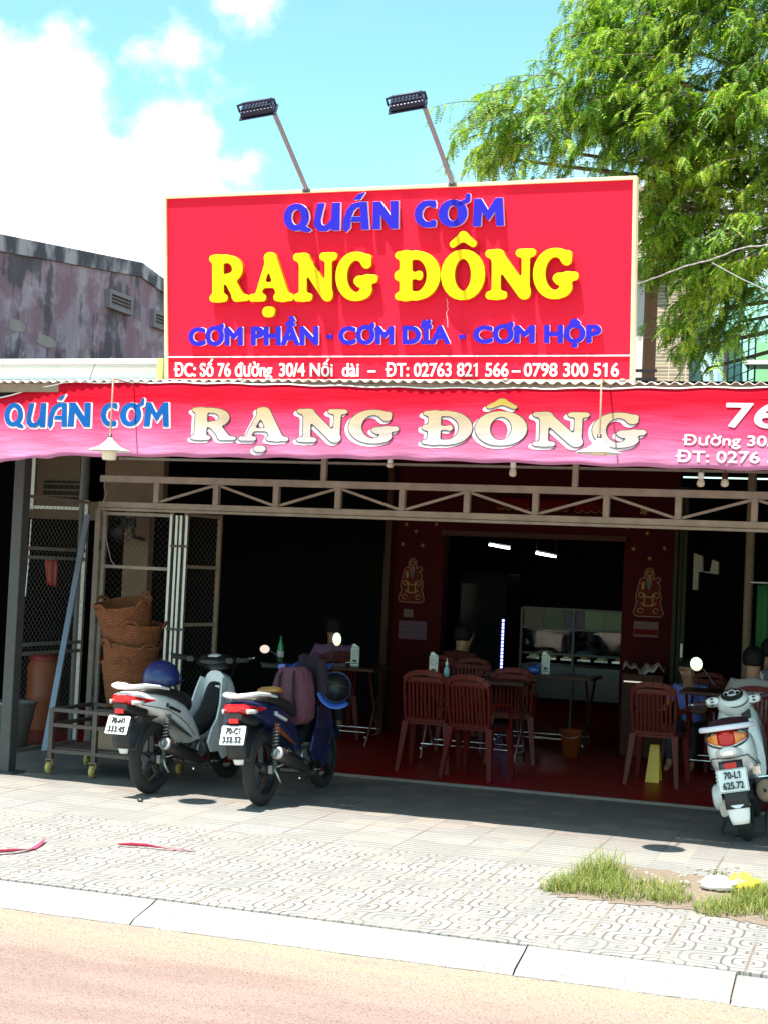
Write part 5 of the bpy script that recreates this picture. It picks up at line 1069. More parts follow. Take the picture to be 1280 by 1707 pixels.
for i, (x, y, rz, lab) in enumerate(((-3.3, 12.3, 0, 'brown dining table with steel legs behind the two front chairs'), (-1.15, 12.72, 0, 'brown dining table on steel legs at the right, behind the scooter'),
        (-4.75, 12.75, 0, 'brown dining table in the dark behind the navy motorbike'), (gx(905, 13.4), 13.45, 0, 'brown dining table in front of the food cabinet'))):
    o = tb0 if i == 0 else dup(tb0); o.location = (x, y, .023); o.rotation_euler = (0, 0, R_(rz)); tag(o, lab, 'table', 'brown dining tables')
for x, y, Y, lab in ((722, 1117, 12.2, 'white printed napkin box on the middle table'), (592, 1100, 12.75, 'white napkin box on the dark table left of the red wall'), (908, 1120, 13.4, 'tall silver napkin box on the table before the food cabinet'), (1262, 1152, 12.6, 'silver napkin box beside the diner in the pale shirt')):
    p = at(x, y, Y=Y); p.z = .023+.705; t = thing('napkin_box', lab, 'napkin box', p, (0, 0, R_(15)), 'napkin boxes on the tables')
    q = MB(); q.box((0, 0, .085), (.075, .075, .17)); q.build('case', M['paper'], t, bevel=.004)
    q = MB(); q.lathe([(.022, 0), (.024, 0)], n=18, axis='y'); q.xf(lambda p: p+Vector((0, -.0385, .115))); q.box((0, -.0385, .05), (.035, .001, .02)); q.box((0, -.0385, .028), (.05, .001, .008)); q.build('print', M['ink'], t, solid=.001)
    q = MB(); q.grid([[(-.03+.06*u, .01*math.sin(u*7), .17+.02*v+.012*math.sin(u*5)*v) for u in np.linspace(0, 1, 7)] for v in (0, .5, 1)]); q.build('napkin', M['plate'], t, solid=.003)
p = at(743, 1140, Y=12.2); t = thing('sauce_bottle', 'small clear sauce bottle on the middle table beside the napkin box', 'bottle', (p.x, 12.2, .728))
q = MB(); q.lathe([(.001, 0), (.025, 0), (.026, .06), (.012, .085), (.010, .10)], n=16); q.build('bottle_body', mat('pale_blue_plastic', (.25, .45, .5), .25), t)
q = MB(); q.lathe([(.012, .10), (.012, .12), (.004, .13), (.003, .155), (.001, .157)], n=12); q.build('nozzle', M['plate'], t)
p = at(467, 1112, Y=12.7); t = thing('beer_bottle', 'green glass bottle standing on the dark left table', 'bottle', (p.x, 12.7, .728))
q = MB(); q.lathe([(.001, 0), (.03, 0), (.031, .13), (.012, .19), (.012, .235), (.001, .236)], n=16); q.build('bottle_body', M['bottleg'], t)
q = MB(); q.lathe([(.0315, .04), (.0318, .04), (.0318, .10), (.0315, .10)], n=16); q.build('paper_label', M['paper'], t)
p = at(888, 1138, Y=13.3); t = thing('blue_bag', 'bright blue plastic bag on the table before the food cabinet', 'bag', (p.x, 13.3, .73))
q = MB(); q.ball((0, 0, .035), .05, 14, (1.3, 1, .75)); q.xf(lambda p: p+Vector((.006*math.sin(p.z*90), .006*math.sin(p.x*80), .004*math.sin(p.x*110)))); q.build('bag_body', M['blue'], t)
q = MB(); q.tube([(.02, 0, .06), (.05, 0, .085), (.07, .01, .07)], [.012, .008, .012], 8); q.build('knot', M['blue'], t)
p = at(950, 1262, Z=.022); t = thing('bucket', 'orange plastic bucket on the red floor right of the middle table', 'bucket', (p.x, p.y, .023))
q = MB(); q.lathe([(.001, .003), (.075, 0), (.098, .225), (.104, .228), (.104, .24), (.094, .24), (.072, .012), (.001, .012)], n=28); q.build('pail', M['orangep'], t)
q = MB(); q.tube([(.10*math.cos(a), -.05-.04*math.sin(a), .225-.05*math.sin(a)) for a in np.linspace(0, math.pi, 14)], .003, 6); q.build('handle', M['alloy'], t)
p = at(1079, 1310, Z=.022); t = thing('floor_sign', 'yellow folding floor board standing beside the right chair', 'floor sign', (p.x, p.y+.3, .023))
yy = mat('floor_sign_yellow', (.72, .42, .02), .4); q = MB(); q.prism([(-.055, 0), (.055, 0), (.035, .29), (-.035, .29)], -.012, .0, 'y'); q.xf(lambda p: Vector((p.x, p.y-.08+.27*p.z, p.z))); q.build('front_board', yy, t)
q = MB(); q.prism([(-.055, 0), (.055, 0), (.035, .29), (-.035, .29)], .0, .012, 'y'); q.xf(lambda p: Vector((p.x, p.y+.08-.27*p.z, p.z))); q.build('rear_board', yy, t)
# ---- food cabinet, fridge, tubes in the kitchen
YC = 14.9; a, b = at(870, 1012, Y=YC), at(1046, 1012, Y=YC); zt2, zm, zl, zb2 = a.z, at(870, 1045, Y=YC).z, at(950, 1092, Y=YC).z, at(950, 1118, Y=YC).z
t = thing('food_cabinet', 'aluminium framed glass food cabinet inside the kitchen opening', 'cabinet', (a.x, YC, .022))
for X in (a.x, (a.x+b.x)/2, b.x):
    q = MB(); q.box((X, YC, (.03+zt2)/2), (.022, .022, zt2-.03)); child(q, 'post', mat('dull_aluminium', (.10, .095, .09), .6, .5), t)
for z in (zt2, zm, zl, .40):
    q = MB(); q.bar((a.x+.012, YC, z), (b.x-.012, YC, z), .02, .02); child(q, 'rail', mat('dull_aluminium', (.10, .095, .09), .6, .5), t)
q = MB(); q.box(((a.x+b.x)/2, YC+.28, (.4+zl)/2-.06), (b.x-a.x, .5, zl-.52)); child(q, 'counter', M['darkmetal'], t)
for k, mm in enumerate((mat('brown_print', (.09, .05, .03), .5), mat('olive_print', (.05, .06, .02), .5), mat('purple_print', (.05, .015, .05), .5, var=.8, vscale=25), mat('green_print', (.11, .15, .065), .5, var=.5, vscale=12), MATS['green_print'])):
    w_ = (b.x-a.x-.03)/5; q = MB(); q.box((a.x+.015+w_*(k+.5), YC+.02, (zt2+zm)/2), (w_-.004, .006, zt2-zm-.022)); child(q, 'advert_panel', mm, t)
for k in range(6):
    X = a.x+.12+(b.x-a.x-.2)*k/5; q = MB(); q.box((X, YC+.12, zl-.05), (.13, .18, .02)); tr_ = child(q, 'food_tray', M['chrome'], t)
    q = MB(); q.ball((X, YC+.1, zl-.035), .05, 14, (1, 1.2, .6)); q.xf(lambda p: p+Vector((.008*math.sin(p.y*70), 0, .006*math.sin(p.x*90+k)))-t.location); q.build('food', M['food'] if k % 2 else M['foodp'], tr_)
q = MB(); q.box(((a.x+b.x)/2, YC-.003, (zm+zl)/2), (b.x-a.x-.03, .004, zm-zl-.024)); child(q, 'glass_pane', M['glass'], t)
a, b = at(842, 1032, Y=15.6), at(836, 1116, Y=15.6); t = thing('drinks_fridge', 'dark drinks fridge with a thin blue light strip down its edge', 'fridge', (a.x-.28, 15.9, .022))
q = MB(); q.box((a.x-.28, 15.95, .82), (.52, .6, 1.6)); child(q, 'cabinet', mat('fridge_black', (.006, .006, .006), .7, spec=.1), t, bevel=.01)
q = MB(); q.box((a.x-.30, 15.645, .85), (.42, .008, 1.3)); child(q, 'glass_door', mat('dark_glass', (.008, .008, .01), .15, spec=.2), t)
for k in range(14):
    q = MB(); z = b.z+(a.z-b.z)*(k+.5)/14; q.box((a.x-.035, 15.64, z), (.022, .008, (a.z-b.z)/14*.7)); child(q, 'light_strip', M['led'], t)
for (x0, y0, x1, y1, lab) in ((815, 908, 848, 914, 'lit fluorescent tube deep in the kitchen, the higher one on the left'), (893, 922, 925, 928, 'lit fluorescent tube deep in the kitchen, the lower one on the right')):
    p0, p1 = at(x0, y0, Y=16.9), at(x1, y1, Y=17.1); t = thing('tube_light', lab, 'tube light', (p0+p1)/2, group='fluorescent tubes in the kitchen')
    q = MB(); q.tube([p0, p1], .011, 10); child(q, 'tube', M['tube'], t)
    q = MB(); q.bar(p0+Vector((0, .02, .022)), p1+Vector((0, .02, .022)), .04, .018); child(q, 'fitting', M['doorwhite'], t)
    for p in (p0, p1): q = MB(); q.tube([p+Vector((0, .02, .03)), Vector((p.x, p.y+.02, ZC))], .004, 6); child(q, 'hanger', M['black'], t)
# low sideboard with a crumpled sheet, at the right part of the red wall
a, b = at(1044, 1115, Y=13.8), at(1112, 1115, Y=13.8); t = thing('sideboard', 'low dark sideboard under the calendar on the red wall', 'sideboard', ((a.x+b.x)/2, 13.75, .022))
q = MB(); q.box(((a.x+b.x)/2, 13.75, .40), (b.x-a.x, .4, .74)); child(q, 'carcass', M['brown'], t, bevel=.006)
q = MB(); q.bar((a.x+.02, 13.545, .70), (b.x-.05, 13.545, .70), .012, .012); child(q, 'handle', M['chrome'], t)
q = MB(); q.grid([[(a.x+(b.x-a.x)*u, 13.58+.3*v, .80+.035*math.sin(u*9+v*3)*(1-v)+.02*math.sin(u*23+v*5)+.05*math.sin(v*3.1)) for u in np.linspace(0, 1, 30)] for v in np.linspace(0, 1, 8)]); tag(q.build('plastic_sheet', mat('clear_sheet', (.40, .30, .26), .2, coat=.8), solid=.004), 'crumpled shiny plastic sheet lying on the low sideboard', 'plastic sheet')
# ---- things on the red wall
YW = YR-.004
def flower(x, y, lab, r=.016):
    p = at(x, y, Y=YW); q = MB(); n = 40; poly = [(p.x+r*(1+.28*math.cos(5*a))*math.cos(a), p.z+r*(1+.28*math.cos(5*a))*math.sin(a)) for a in np.linspace(0, 2*math.pi, n+1)[:-1]]
    q.prism(poly, YW-.003, YW, 'y'); q.lathe([(.001, -.006), (r*.4, -.005), (r*.4, -.003)], (p.x, YW, p.z), 12, 'y')
    tag(q.build('flower_sticker', M['gold']), lab, 'sticker', 'gold flower stickers on the red wall')
for x, y, l in ((677, 874, 'on the red wall at upper left, above the left figure cutout'), (693, 886, 'centred above the left figure cutout'), (727, 874, 'at upper right, by the left end of the lintel'), (671, 907, 'lower left, above the left figure cutout'), (704, 909, 'lower right, above the left figure cutout'),
                (1045, 879, 'just right of the lintel end'), (1078, 889, 'under the truss above the right figure cutout'), (1055, 915, 'to the upper left of the right figure cutout'), (1107, 914, 'to the upper right of the right figure cutout'), (1082, 931, 'right over the head of the right figure cutout')):
    flower(x, y, 'small gold flower sticker '+l)
flower(1073, 852, 'large gold flower sticker seen through the truss above the right pillar', .034)
for x, y, lab in ((855, 838, 'red scalloped ornament with gold fringe seen through the truss, leftmost'), (920, 840, 'red scalloped ornament with gold fringe seen through the truss, in the middle'), (985, 843, 'red scalloped ornament with gold fringe seen through the truss, nearest the right pillar')):
    p = at(x, y, Y=13.9); t = thing('hanging_ornament', lab, 'ornament', p, group='red ornaments on the lintel wall')
    q = MB(); q.grid([[(-.16+.32*u, .012*math.sin(u*25), .05-(.10+.02*abs(math.sin(u*math.pi*4)))*v) for u in np.linspace(0, 1, 33)] for v in (0, .5, 1)]); q.build('valance', M['reddecor'], t, solid=.006)
    q = MB(); q.tube([(-.16+.32*u, .012*math.sin(u*25)-.008, .05-.10-.02*abs(math.sin(u*math.pi*4))) for u in np.linspace(0, 1, 33)], .005, 5); q.build('fringe', M['gold'], t)
fig = [('c', (50, 150), (50, 154), 16, 13), ('c', (50, 128), (50, 132), 13, 14), C((26, 122), (30, 126), 8), C((76, 128), (80, 130), 7), C((30, 96), (30, 104), 16), C((70, 96), (72, 104), 15), C((22, 66), (24, 80), 15), C((78, 66), (76, 80), 14), C((50, 60), (50, 110), 26), C((18, 34), (22, 46), 12), C((82, 34), (78, 46), 12), C((14, 18), (86, 18), 13), C((30, 30), (70, 30), 18)]
figf = field(fig, 3, 2.)
fline = mat('pale_cut_edge', (.24, .14, .11), .7, spec=.1); fred = mat('cutout_red', (.10, .010, .008), .7, var=.6, vscale=30, spec=.1)
def cutout(cx, cy, h, lab):
    p = at(cx, cy, Y=YW); s_ = h*15.0/2500/175; t = thing('figure_cutout', lab, 'wall decoration', p, group='red figure cutouts on the pillars')
    def layer(name, f, iso, y, m, par): 
        V, Fc = solid_glyph([[((a-50)*s_, (c-85)*s_) for a, c in L] for L in contours(*f, iso)], .003, 0.); q = MB(); q.add([(a, y-z, c) for a, c, z in V], Fc); return q.build(name, m, par)
    layer('pale_edge', figf, 2.2, 0, fline, t); layer('print', figf, -.6, -.0035, fred, t)
    def bits(name, prims, y, m): f = field(prims, 0, 1.6); return layer(name, f, 0, y, m, t)
    bits('face', [C((50, 124), (50, 132), 10)], -.007, mat('cutout_face', (.13, .04, .02), .6)); bits('beard', [('p', [(40, 120), (60, 120), (54, 96), (48, 92)])], -.0105, M['ink'])
    bits('robe_trim', [A_((50, 84), 20, 14, 2, 2, 180, 360), A_((50, 56), 26, 16, 2, 2, 200, 340), C((36, 40), (36, 80), 2), C((64, 40), (64, 80), 2), A_((50, 150), 10, 8, 1.6, 1.6, 0, 360), A_((24, 76), 8, 9, 1.4, 1.4, 0, 360), A_((77, 76), 8, 9, 1.4, 1.4, 0, 360), A_((24, 24), 9, 8, 1.4, 1.4, 0, 300), A_((76, 24), 9, 8, 1.4, 1.4, 0, 300), C((30, 100), (30, 116), 5)], -.007, M['gold'])
cutout(687, 968, 76, 'red die cut paper figure with pale outline on the left pillar')
cutout(1081, 988, 80, 'red die cut paper figure with pale outline on the right pillar')
def sheet(name, lab, cat, x0, y0, x1, y1, m, lines, band=None):
    a, b = at(x0, y0, Y=YW), at(x1, y1, Y=YW); c = (a+b)/2; t = thing(name, lab, cat, (c.x, YW-.002, c.z)); w_, h_ = b.x-a.x, a.z-b.z
    q = MB(); q.box((0, 0, 0), (w_, .004, h_)); q.build('sheet', m, t)
    for s, v0, v1 in lines:
        V, Fc = flat_box(s, -w_*.45, w_*.45, (v0-.5)*h_, (v1-.5)*h_, .03, .03); q = MB(); q.add([(x, -.0035, y) for x, y, _ in V], Fc); q.build('lettering', M['ink'], t)
    if band: q = MB(); q.box((0, -.0027, (band[0]-.5)*h_), (w_*.96, .0014, band[1]*h_)); q.build('printed_band', M['reddecor'], t)
    return t
sheet('notice', 'pinkish paper notice with two lines of black print under the left figure cutout', 'notice', 665, 1034, 710, 1067, M['notice'], (('KHÁCH ĐẶT CƠM', .56, .70), ('LH: 0798 300 516', .30, .44)))
sheet('leaflet', 'small square leaflet stuck above the pinkish notice', 'notice', 673, 1015, 688, 1029, mat('brown_leaflet', (.12, .06, .045), .7), ())
sheet('calendar', 'wall calendar with a red lower band under the right figure cutout', 'calendar', 1056, 1035, 1096, 1063, mat('calendar_paper', (.12, .05, .04), .7), (), (.32, .36))
# ---- far right of the opening
a = at(1120, 1000, Y=13.7); b = at(1143, 1000, Y=13.7); t = thing('folding_door', 'olive green folded door leaf right of the red pillar', 'door', ((a.x+b.x)/2, 13.7, .022))
for k in range(3): q = MB(); q.box((a.x+(b.x-a.x)*(k+.5)/3, 13.7+.03*(k % 2), 1.25), ((b.x-a.x)/3-.006, .05, 2.45)); child(q, 'leaf', M['olive'], t, bevel=.004)
q = MB(); q.box((b.x-.02, 13.66, 1.0), (.02, .03, .12)); child(q, 'handle', M['steel'], t)
a, b = at(1157, 922, Y=15.2), at(1196, 985, Y=15.2); q = MB()
q.prism([(a.x, b.z), (a.x+.05, b.z), (a.x+.05, (a.z+b.z)/2), (b.x, (a.z+b.z)/2-.02), (b.x, a.z-.08), (b.x-.06, a.z-.06), (b.x-.08, a.z-.18), (b.x-.15, a.z-.18), (b.x-.16, a.z-.03), (a.x, a.z)], 15.15, 15.25, 'y'); child(q, 'far_wall', mat('far_cream', (.75, .68, .55), .8), shop)
a = at(1250, 900, Y=13.7); t = thing('pipe_column', 'cream pipe column right of the opening, behind the diners', 'post', (a.x, 13.7, .022)); q = MB(); q.tube([(a.x, 13.7, .03), (a.x, 13.7, 2.9)], .04, 16); child(q, 'pipe', M['cream'], t)
q = MB(); q.box((a.x, 13.7, .03), (.14, .14, .014)); child(q, 'base_plate', M['greysteel'], t)
a, b = at(1262, 975, Y=13.4), at(1300, 1082, Y=13.4); t = thing('curtain', 'green pleated curtain at the right edge behind the diners', 'curtain', (a.x, 13.4, a.z))
q = MB(); q.grid([[(a.x+.6*u, 13.4+.02*math.sin(u*40), a.z+(b.z-a.z-.1)*v) for u in np.linspace(0, 1, 60)] for v in np.linspace(0, 1, 5)]); child(q, 'cloth', M['curtain'], t, solid=.004)
q = MB(); q.tube([(a.x-.06, 13.38, a.z+.02), (a.x+.7, 13.38, a.z+.02)], .010, 8); child(q, 'rod', M['bar'], t)
# ================================================================ PEOPLE
def skin_body(name, m, parent, V, E_, Rr, sub=2):
    me = bpy.data.meshes.new(name); bm = bmesh.new(); lay = bm.verts.layers.skin.verify()
    vs = []
    for i, p in enumerate(V):
        v = bm.verts.new(p); v[lay].radius = (Rr[i], Rr[i]) if not isinstance(Rr[i], tuple) else Rr[i]; v[lay].use_root = (i == 0); vs.append(v)
    for a, b in E_: bm.edges.new((vs[a], vs[b]))
    bm.to_mesh(me); bm.free(); me.materials.append(m)
    o = bpy.data.objects.new(name, me); COL.objects.link(o); o.parent = parent
    k = o.modifiers.new('skin', 'SKIN'); k.use_smooth_shade = True; s_ = o.modifiers.new('sub', 'SUBSURF'); s_.levels = s_.render_levels = sub
    return o
def seated(label, loc, rz, shirt, scale=.92, lean=.0):
    V = [(0, 0, .50)]; Rr = [.125]; E_ = []
    def add(p, r, par): V.append(tuple(p)); Rr.append(r); E_.append((par, len(V)-1)); return len(V)-1
    sp = add((0, .02+lean*.3, .68), .115, 0); chn = add((0, .02+lean*.7, .88), .125, sp); nk = add((0, .04+lean, 1.03), .052, chn)
    hd1 = add((0, .07+lean, 1.12), .075, nk); hd2 = add((0, .075+lean, 1.20), .088, hd1); add((0, .075+lean, 1.26), .06, hd2)
    add((0, .165+lean, 1.15), .012, hd1)
    for s_ in (-1, 1):
        add((s_*.085, .07+lean, 1.15), .015, hd1)
        sh = add((s_*.17, .02+lean*.8, .95), .058, chn); el = add((s_*.235, .13+lean, .72), .042, sh); wr = add((s_*.14, .36+lean, .745), .028, el); pm = add((s_*.12, .42+lean, .745), .030, wr)
        for k, (dx, L) in enumerate(((-.027, .06), (-.010, .075), (.008, .072), (.025, .06))):
            f1 = add((s_*(.12+dx), .45+lean+.1*L, .742), .010, pm); f2 = add((s_*(.12+dx*1.1), .45+lean+.6*L, .735), .009, f1); add((s_*(.12+dx*1.1), .45+lean+L, .725), .007, f2)
        th = add((s_*.085, .425+lean, .745), .011, pm); add((s_*.075, .455+lean, .74), .008, th)
        hp = add((s_*.095, .05, .50), .098, 0); kn = add((s_*.13, .43, .50), .065, hp); an = add((s_*.13, .40, .09), .04, kn); add((s_*.135, .52, .04), .035, an)
    t = thing('person', label, 'person', loc, (0, 0, R_(rz)), 'diners'); t.scale = (scale,)*3
    skin_body('body', M['skin'], t, V, E_, Rr, 1)
    # clothes and hair as slightly larger shells
    cv = [(0, 0, .52), (0, .02+lean*.3, .68), (0, .015+lean*.7, .89), (0, .02+lean*.85, .96), (0, .035+lean, 1.03)]; cr = [.15, .14, .155, .125, .07]; ce = [(0, 1), (1, 2), (2, 3), (3, 4)]
    for s_ in (-1, 1):
        n = len(cv); cv += [(s_*.17, .02+lean*.8, .955), (s_*.215, .085+lean*.95, .80)]; cr += [.072, .062]; ce += [(2, n), (n, n+1)]
    skin_body('shirt', shirt, t, cv, ce, cr, 2)
    cv = [(0, 0, .49)]; cr = [.14]; ce = []
    for s_ in (-1, 1):
        n = len(cv); cv += [(s_*.095, .06, .50), (s_*.13, .43, .50), (s_*.13, .40, .13)]; cr += [.108, .077, .056]; ce += [(0, n), (n, n+1), (n+1, n+2)]
    skin_body('trousers', M['trousers'], t, cv, ce, cr, 1)
    q = MB(); q.ball((0, .062+lean, 1.195), .104, 20, (.95, 1.05, 1.12), -.55); q.xf(lambda p: Vector((p.x, p.y-(.02 if p.z < 1.17 else 0), p.z if p.y < .11+lean else max(p.z, 1.215))))
    q.build('hair', M['hair'], t, solid=.008)
    for s_ in (-1, 1):
        q = MB(); q.ball((s_*.03, .152+lean, 1.185), .008, 10); q.build('eye', M['ink'], t)
    q = MB(); q.box((0, .146+lean, 1.10), (.04, .012, .008)); q.build('mouth', mat('lips', (.30, .09, .07), .5), t, bevel=.003)
    return t
def seat_at(x, y, Y, zref):       # floor point under a head seen at pixel x
    p = at(x, y, Y=Y); return (p.x, Y, .023)
seated('black haired diner in a pale shirt seated right behind the scooter', (gx(1254, 12.3), 12.30, 0), 8, M['shirtw'], .86, .04)
seated('diner in a grey violet shirt at far right, behind the pale shirted diner', (gx(1284, 13.08), 13.08, 0), 12, mat('grey_violet_shirt', (.17, .13, .17), .8), .9)
seated('person in a blue shirt leaning over the right table behind the scooter mirror', (gx(1160, 13.15), 13.15, 0), 165, M['shirtb'], .74, .2)
seated('person in a red shirt seated in the dark left of the kitchen opening', (-3.86, 13.72, 0), -25, M['shirtr'], .86)
seated('person in a purple shirt seated in the dark behind the navy motorbike', (-4.95, 13.28, 0), 25, M['shirtp'], .88)
# ================================================================ NEIGHBOURING HOUSES
def stainmat():
    m = mat('stained_concrete', (.3, .22, .24), .9); t, b = nodes_of(m)
    tcn = nn(t, 'ShaderNodeTexCoord'); v = tcn.outputs['Object']
    def noise(sc, det, scale3=(1, 1, 1), off=(0, 0, 0)):
        mp = nn(t, 'ShaderNodeMapping'); mp.inputs['Scale'].default_value = scale3; mp.inputs['Location'].default_value = off; lk(t, v, mp.inputs[0])
        n = nn(t, 'ShaderNodeTexNoise'); n.inputs['Scale'].default_value = sc; n.inputs['Detail'].default_value = det; n.inputs['Roughness'].default_value = .65; lk(t, mp.outputs[0], n.inputs[0]); return n.outputs[0]
    a = noise(.9, 9); s_ = noise(1.2, 7, (1, 3.2, .45)); f = noise(14, 5); g = noise(2.2, 8, (1, 1, 1), (4, 2, 7))
    sx = nn(t, 'ShaderNodeSeparateXYZ'); lk(t, v, sx.inputs[0])
    col = mixc(t, ramp(t, s_, .35, .65), (.37, .205, .24), (.58, .385, .425))
    col = mixc(t, mth(t, 'MULTIPLY', ramp(t, g, .46, .56), .65), col, (.30, .12, .155))
    low = mth(t, 'SUBTRACT', 1., ramp(t, mth(t, 'ADD', sx.outputs[2], mth(t, 'MULTIPLY', a, 1.4)), .5, 2.2))
    dk = mth(t, 'ADD', mth(t, 'MULTIPLY', ramp(t, mth(t, 'ADD', mth(t, 'MULTIPLY', a, .6), mth(t, 'MULTIPLY', s_, .4)), .49, .55), .85), mth(t, 'MULTIPLY', low, mth(t, 'MULTIPLY', ramp(t, f, .42, .58), .8)), None, True)
    col = mixc(t, dk, col, (.085, .06, .07))
    lk(t, col, b.inputs['Base Color'])
    bp = nn(t, 'ShaderNodeBump'); bp.inputs['Strength'].default_value = .6; bp.inputs['Distance'].default_value = .03; lk(t, mth(t, 'ADD', g, mth(t, 'MULTIPLY', f, .3)), bp.inputs['Height']); lk(t, bp.outputs[0], b.inputs['Normal'])
    return m
XW = -9.
nh = thing('concrete_house', 'old house with a stained pinkish concrete side wall rising beyond the awning at left', 'house', (XW-1.5, 16, 0))
prof = [(11.5, 0), (22, 0), (22, 4.35), (18.6, 4.86), (17.32, 5.02), (16.6, 5.12), (13.5, 4.77), (11.5, 4.54)]
q = MB(); q.prism(prof, XW-4, XW, 'x'); child(q, 'wall', stainmat(), nh)
pm_ = mat('mouldy_parapet', (.10, .08, .085), .95); t, b = nodes_of(pm_); tcn = nn(t, 'ShaderNodeTexCoord'); mp = nn(t, 'ShaderNodeMapping'); mp.inputs['Scale'].default_value = (1, 1.6, .9); lk(t, tcn.outputs['Object'], mp.inputs[0])
nz = nn(t, 'ShaderNodeTexNoise'); nz.inputs['Scale'].default_value = 2.; nz.inputs['Detail'].default_value = 8; lk(t, mp.outputs[0], nz.inputs[0]); lk(t, mixc(t, ramp(t, nz.outputs[0], .44, .60), (.11, .08, .095), (.52, .41, .42)), b.inputs['Base Color'])
top = [(11.5, 4.54), (13.5, 4.77), (16.6, 5.12), (17.32, 5.02), (18.6, 4.86), (22, 4.35)]
q = MB(); q.prism([(y, z+.003) for y, z in top]+[(y, z+.18) for y, z in top[::-1]], XW-.2, XW+.03, 'x'); child(q, 'parapet', pm_, nh)
for (x0, y0, x1, y1, x2, y2, x3, y3) in ((177, 481, 216, 497, 213, 527, 176, 512), (251, 514, 282, 528, 282, 556, 251, 545)):
    P = [at(a, c, X=XW) for a, c in ((x0, y0), (x1, y1), (x2, y2), (x3, y3))]
    ya, yb = P[0].y, P[1].y; z1, z0 = (P[0].z+P[1].z)/2, (P[2].z+P[3].z)/2; yc, zc = (ya+yb)/2, (z0+z1)/2
    q = MB(); fwid = .05
    q.box((XW+.03, yc, z1-fwid/2), (.07, yb-ya, fwid)); q.box((XW+.03, yc, z0+fwid/2), (.07, yb-ya, fwid)); q.box((XW+.028, ya+fwid/2, zc), (.07, fwid, z1-z0-2*fwid)); q.box((XW+.028, yb-fwid/2, zc), (.07, fwid, z1-z0-2*fwid)); fr = child(q, 'vent_frame', mat('vent_plaster', (.30, .22, .23), .9, var=.3), nh)
    q = MB(); q.box((XW+.004, yc, zc), (.006, yb-ya-2*fwid, z1-z0-2*fwid)); q.xf(lambda p: p-nh.location); q.build('vent_recess', M['black'], fr)
    for k in range(3): q = MB(); q.box((XW+.03, yc, z0+fwid+(z1-z0-2*fwid)*(k+.5)/3), (.05, yb-ya-2*fwid-.004, .022), Matrix.Rotation(.5, 3, 'Y')); q.xf(lambda p: p-nh.location); q.build('louvre', mat('vent_slat', (.28, .19, .17), .9, var=.3), fr)
for y, z, ry, rz_ in ((13.9, 4.05, .16, .08), (14.5, 3.98, .2, .075), (15.4, 3.95, .06, .11), (16.0, 3.92, .08, .10)):
    q = MB(); n = 16; poly = [(y+ry*math.cos(a)*(1+.2*math.sin(3*a+y)), z+rz_*math.sin(a)*(1+.2*math.sin(2*a+y))) for a in np.linspace(0, 2*math.pi, n+1)[:-1]]; q.prism(poly, XW-.01, XW+.006, 'x'); child(q, 'plaster_patch', mat('bare_plaster', (.44, .30, .27), .95, var=.3), nh)
# tiled house at right
YH = 12.9; th = thing('tiled_house', 'upper storey with stone strip cladding, terracotta tiles and mint walls behind the tree', 'house', (-1, YH, 2.98))
def stonemat():
    m = mat('stone_strip_cladding', (.4, .34, .26), .7); t, b = nodes_of(m); tcn = nn(t, 'ShaderNodeTexCoord'); mp = nn(t, 'ShaderNodeMapping'); mp.inputs['Rotation'].default_value = (R_(90), 0, 0); lk(t, tcn.outputs['Object'], mp.inputs[0])
    br = nn(t, 'ShaderNodeTexBrick'); br.inputs['Scale'].default_value = 1.; br.inputs['Brick Width'].default_value = .145; br.inputs['Row Height'].default_value = .030; br.inputs['Mortar Size'].default_value = .0035; br.offset = .0
    br.inputs['Color1'].default_value = (.36, .30, .22, 1); br.inputs['Color2'].default_value = (.17, .135, .11, 1); br.inputs['Mortar'].default_value = (.60, .50, .34, 1); br.inputs['Bias'].default_value = -.15; lk(t, mp.outputs[0], br.inputs[0])
    lk(t, br.outputs[0], b.inputs['Base Color']); return m
def hbox(name, x0, x1, y0, y1, Y, dep, m, **k):
    a, b_ = at(x0, (y0+y1)/2, Y=Y), at(x1, (y0+y1)/2, Y=Y); za, zb = at((x0+x1)/2, y0, Y=Y).z, at((x0+x1)/2, y1, Y=Y).z
    q = MB(); q.box(((a.x+b_.x)/2, Y+dep/2, (za+zb)/2), (b_.x-a.x, dep, za-zb)); return child(q, name, m, th, **k)
hbox('stone_column', 1096, 1152, 320, 660, 12.9, .5, stonemat()); hbox('stone_wall', 1030, 1100, 310, 436, 12.95, .4, MATS['stone_strip_cladding'])
q_ = hbox('terracotta_wall', 1030, 1097, 447, 660, 13.2, .3, M['terra'])
for y in (486, 562): hbox('tile_joint', 1066, 1096, y, y+1, 13.195, .01, M['cream2'])
fr = hbox('door_frame', 1054, 1071, 466, 660, 13.0, .06, M['doorwhite']); hbox('transom', 1054, 1070, 446, 465, 13.05, .04, mat('amber_glass', (.45, .36, .2), .15))
a = at(1030, 437, Y=12.8); b = at(1076, 437, Y=12.8); q = MB(); q.grid([[(a.x+(b.x+.14-a.x)*u, 12.78+.25*v, a.z-.0+.035*(1-math.cos(u*3))*0-.10*max(0, u-.35)**1.5+.0) for u in np.linspace(0, 1, 14)] for v in (0, 1)]); child(q, 'ledge', M['green'], th, solid=.07)
for y in (618, 632): 
    a, b = at(1054, y, Y=12.75), at(1094, y, Y=12.75); q = MB(); q.bar(a, b, .02, .026); child(q, 'balcony_rail', M['black'], th)
hbox('side_wall', 1152.5, 1205, 440, 660, 13.1, .3, M['ltblue']); hbox('side_wall', 1213, 1420, 470, 660, 13.6, .3, M['mint']); hbox('dark_post', 1205, 1213, 560, 660, 13.0, .06, M['greysteel'])
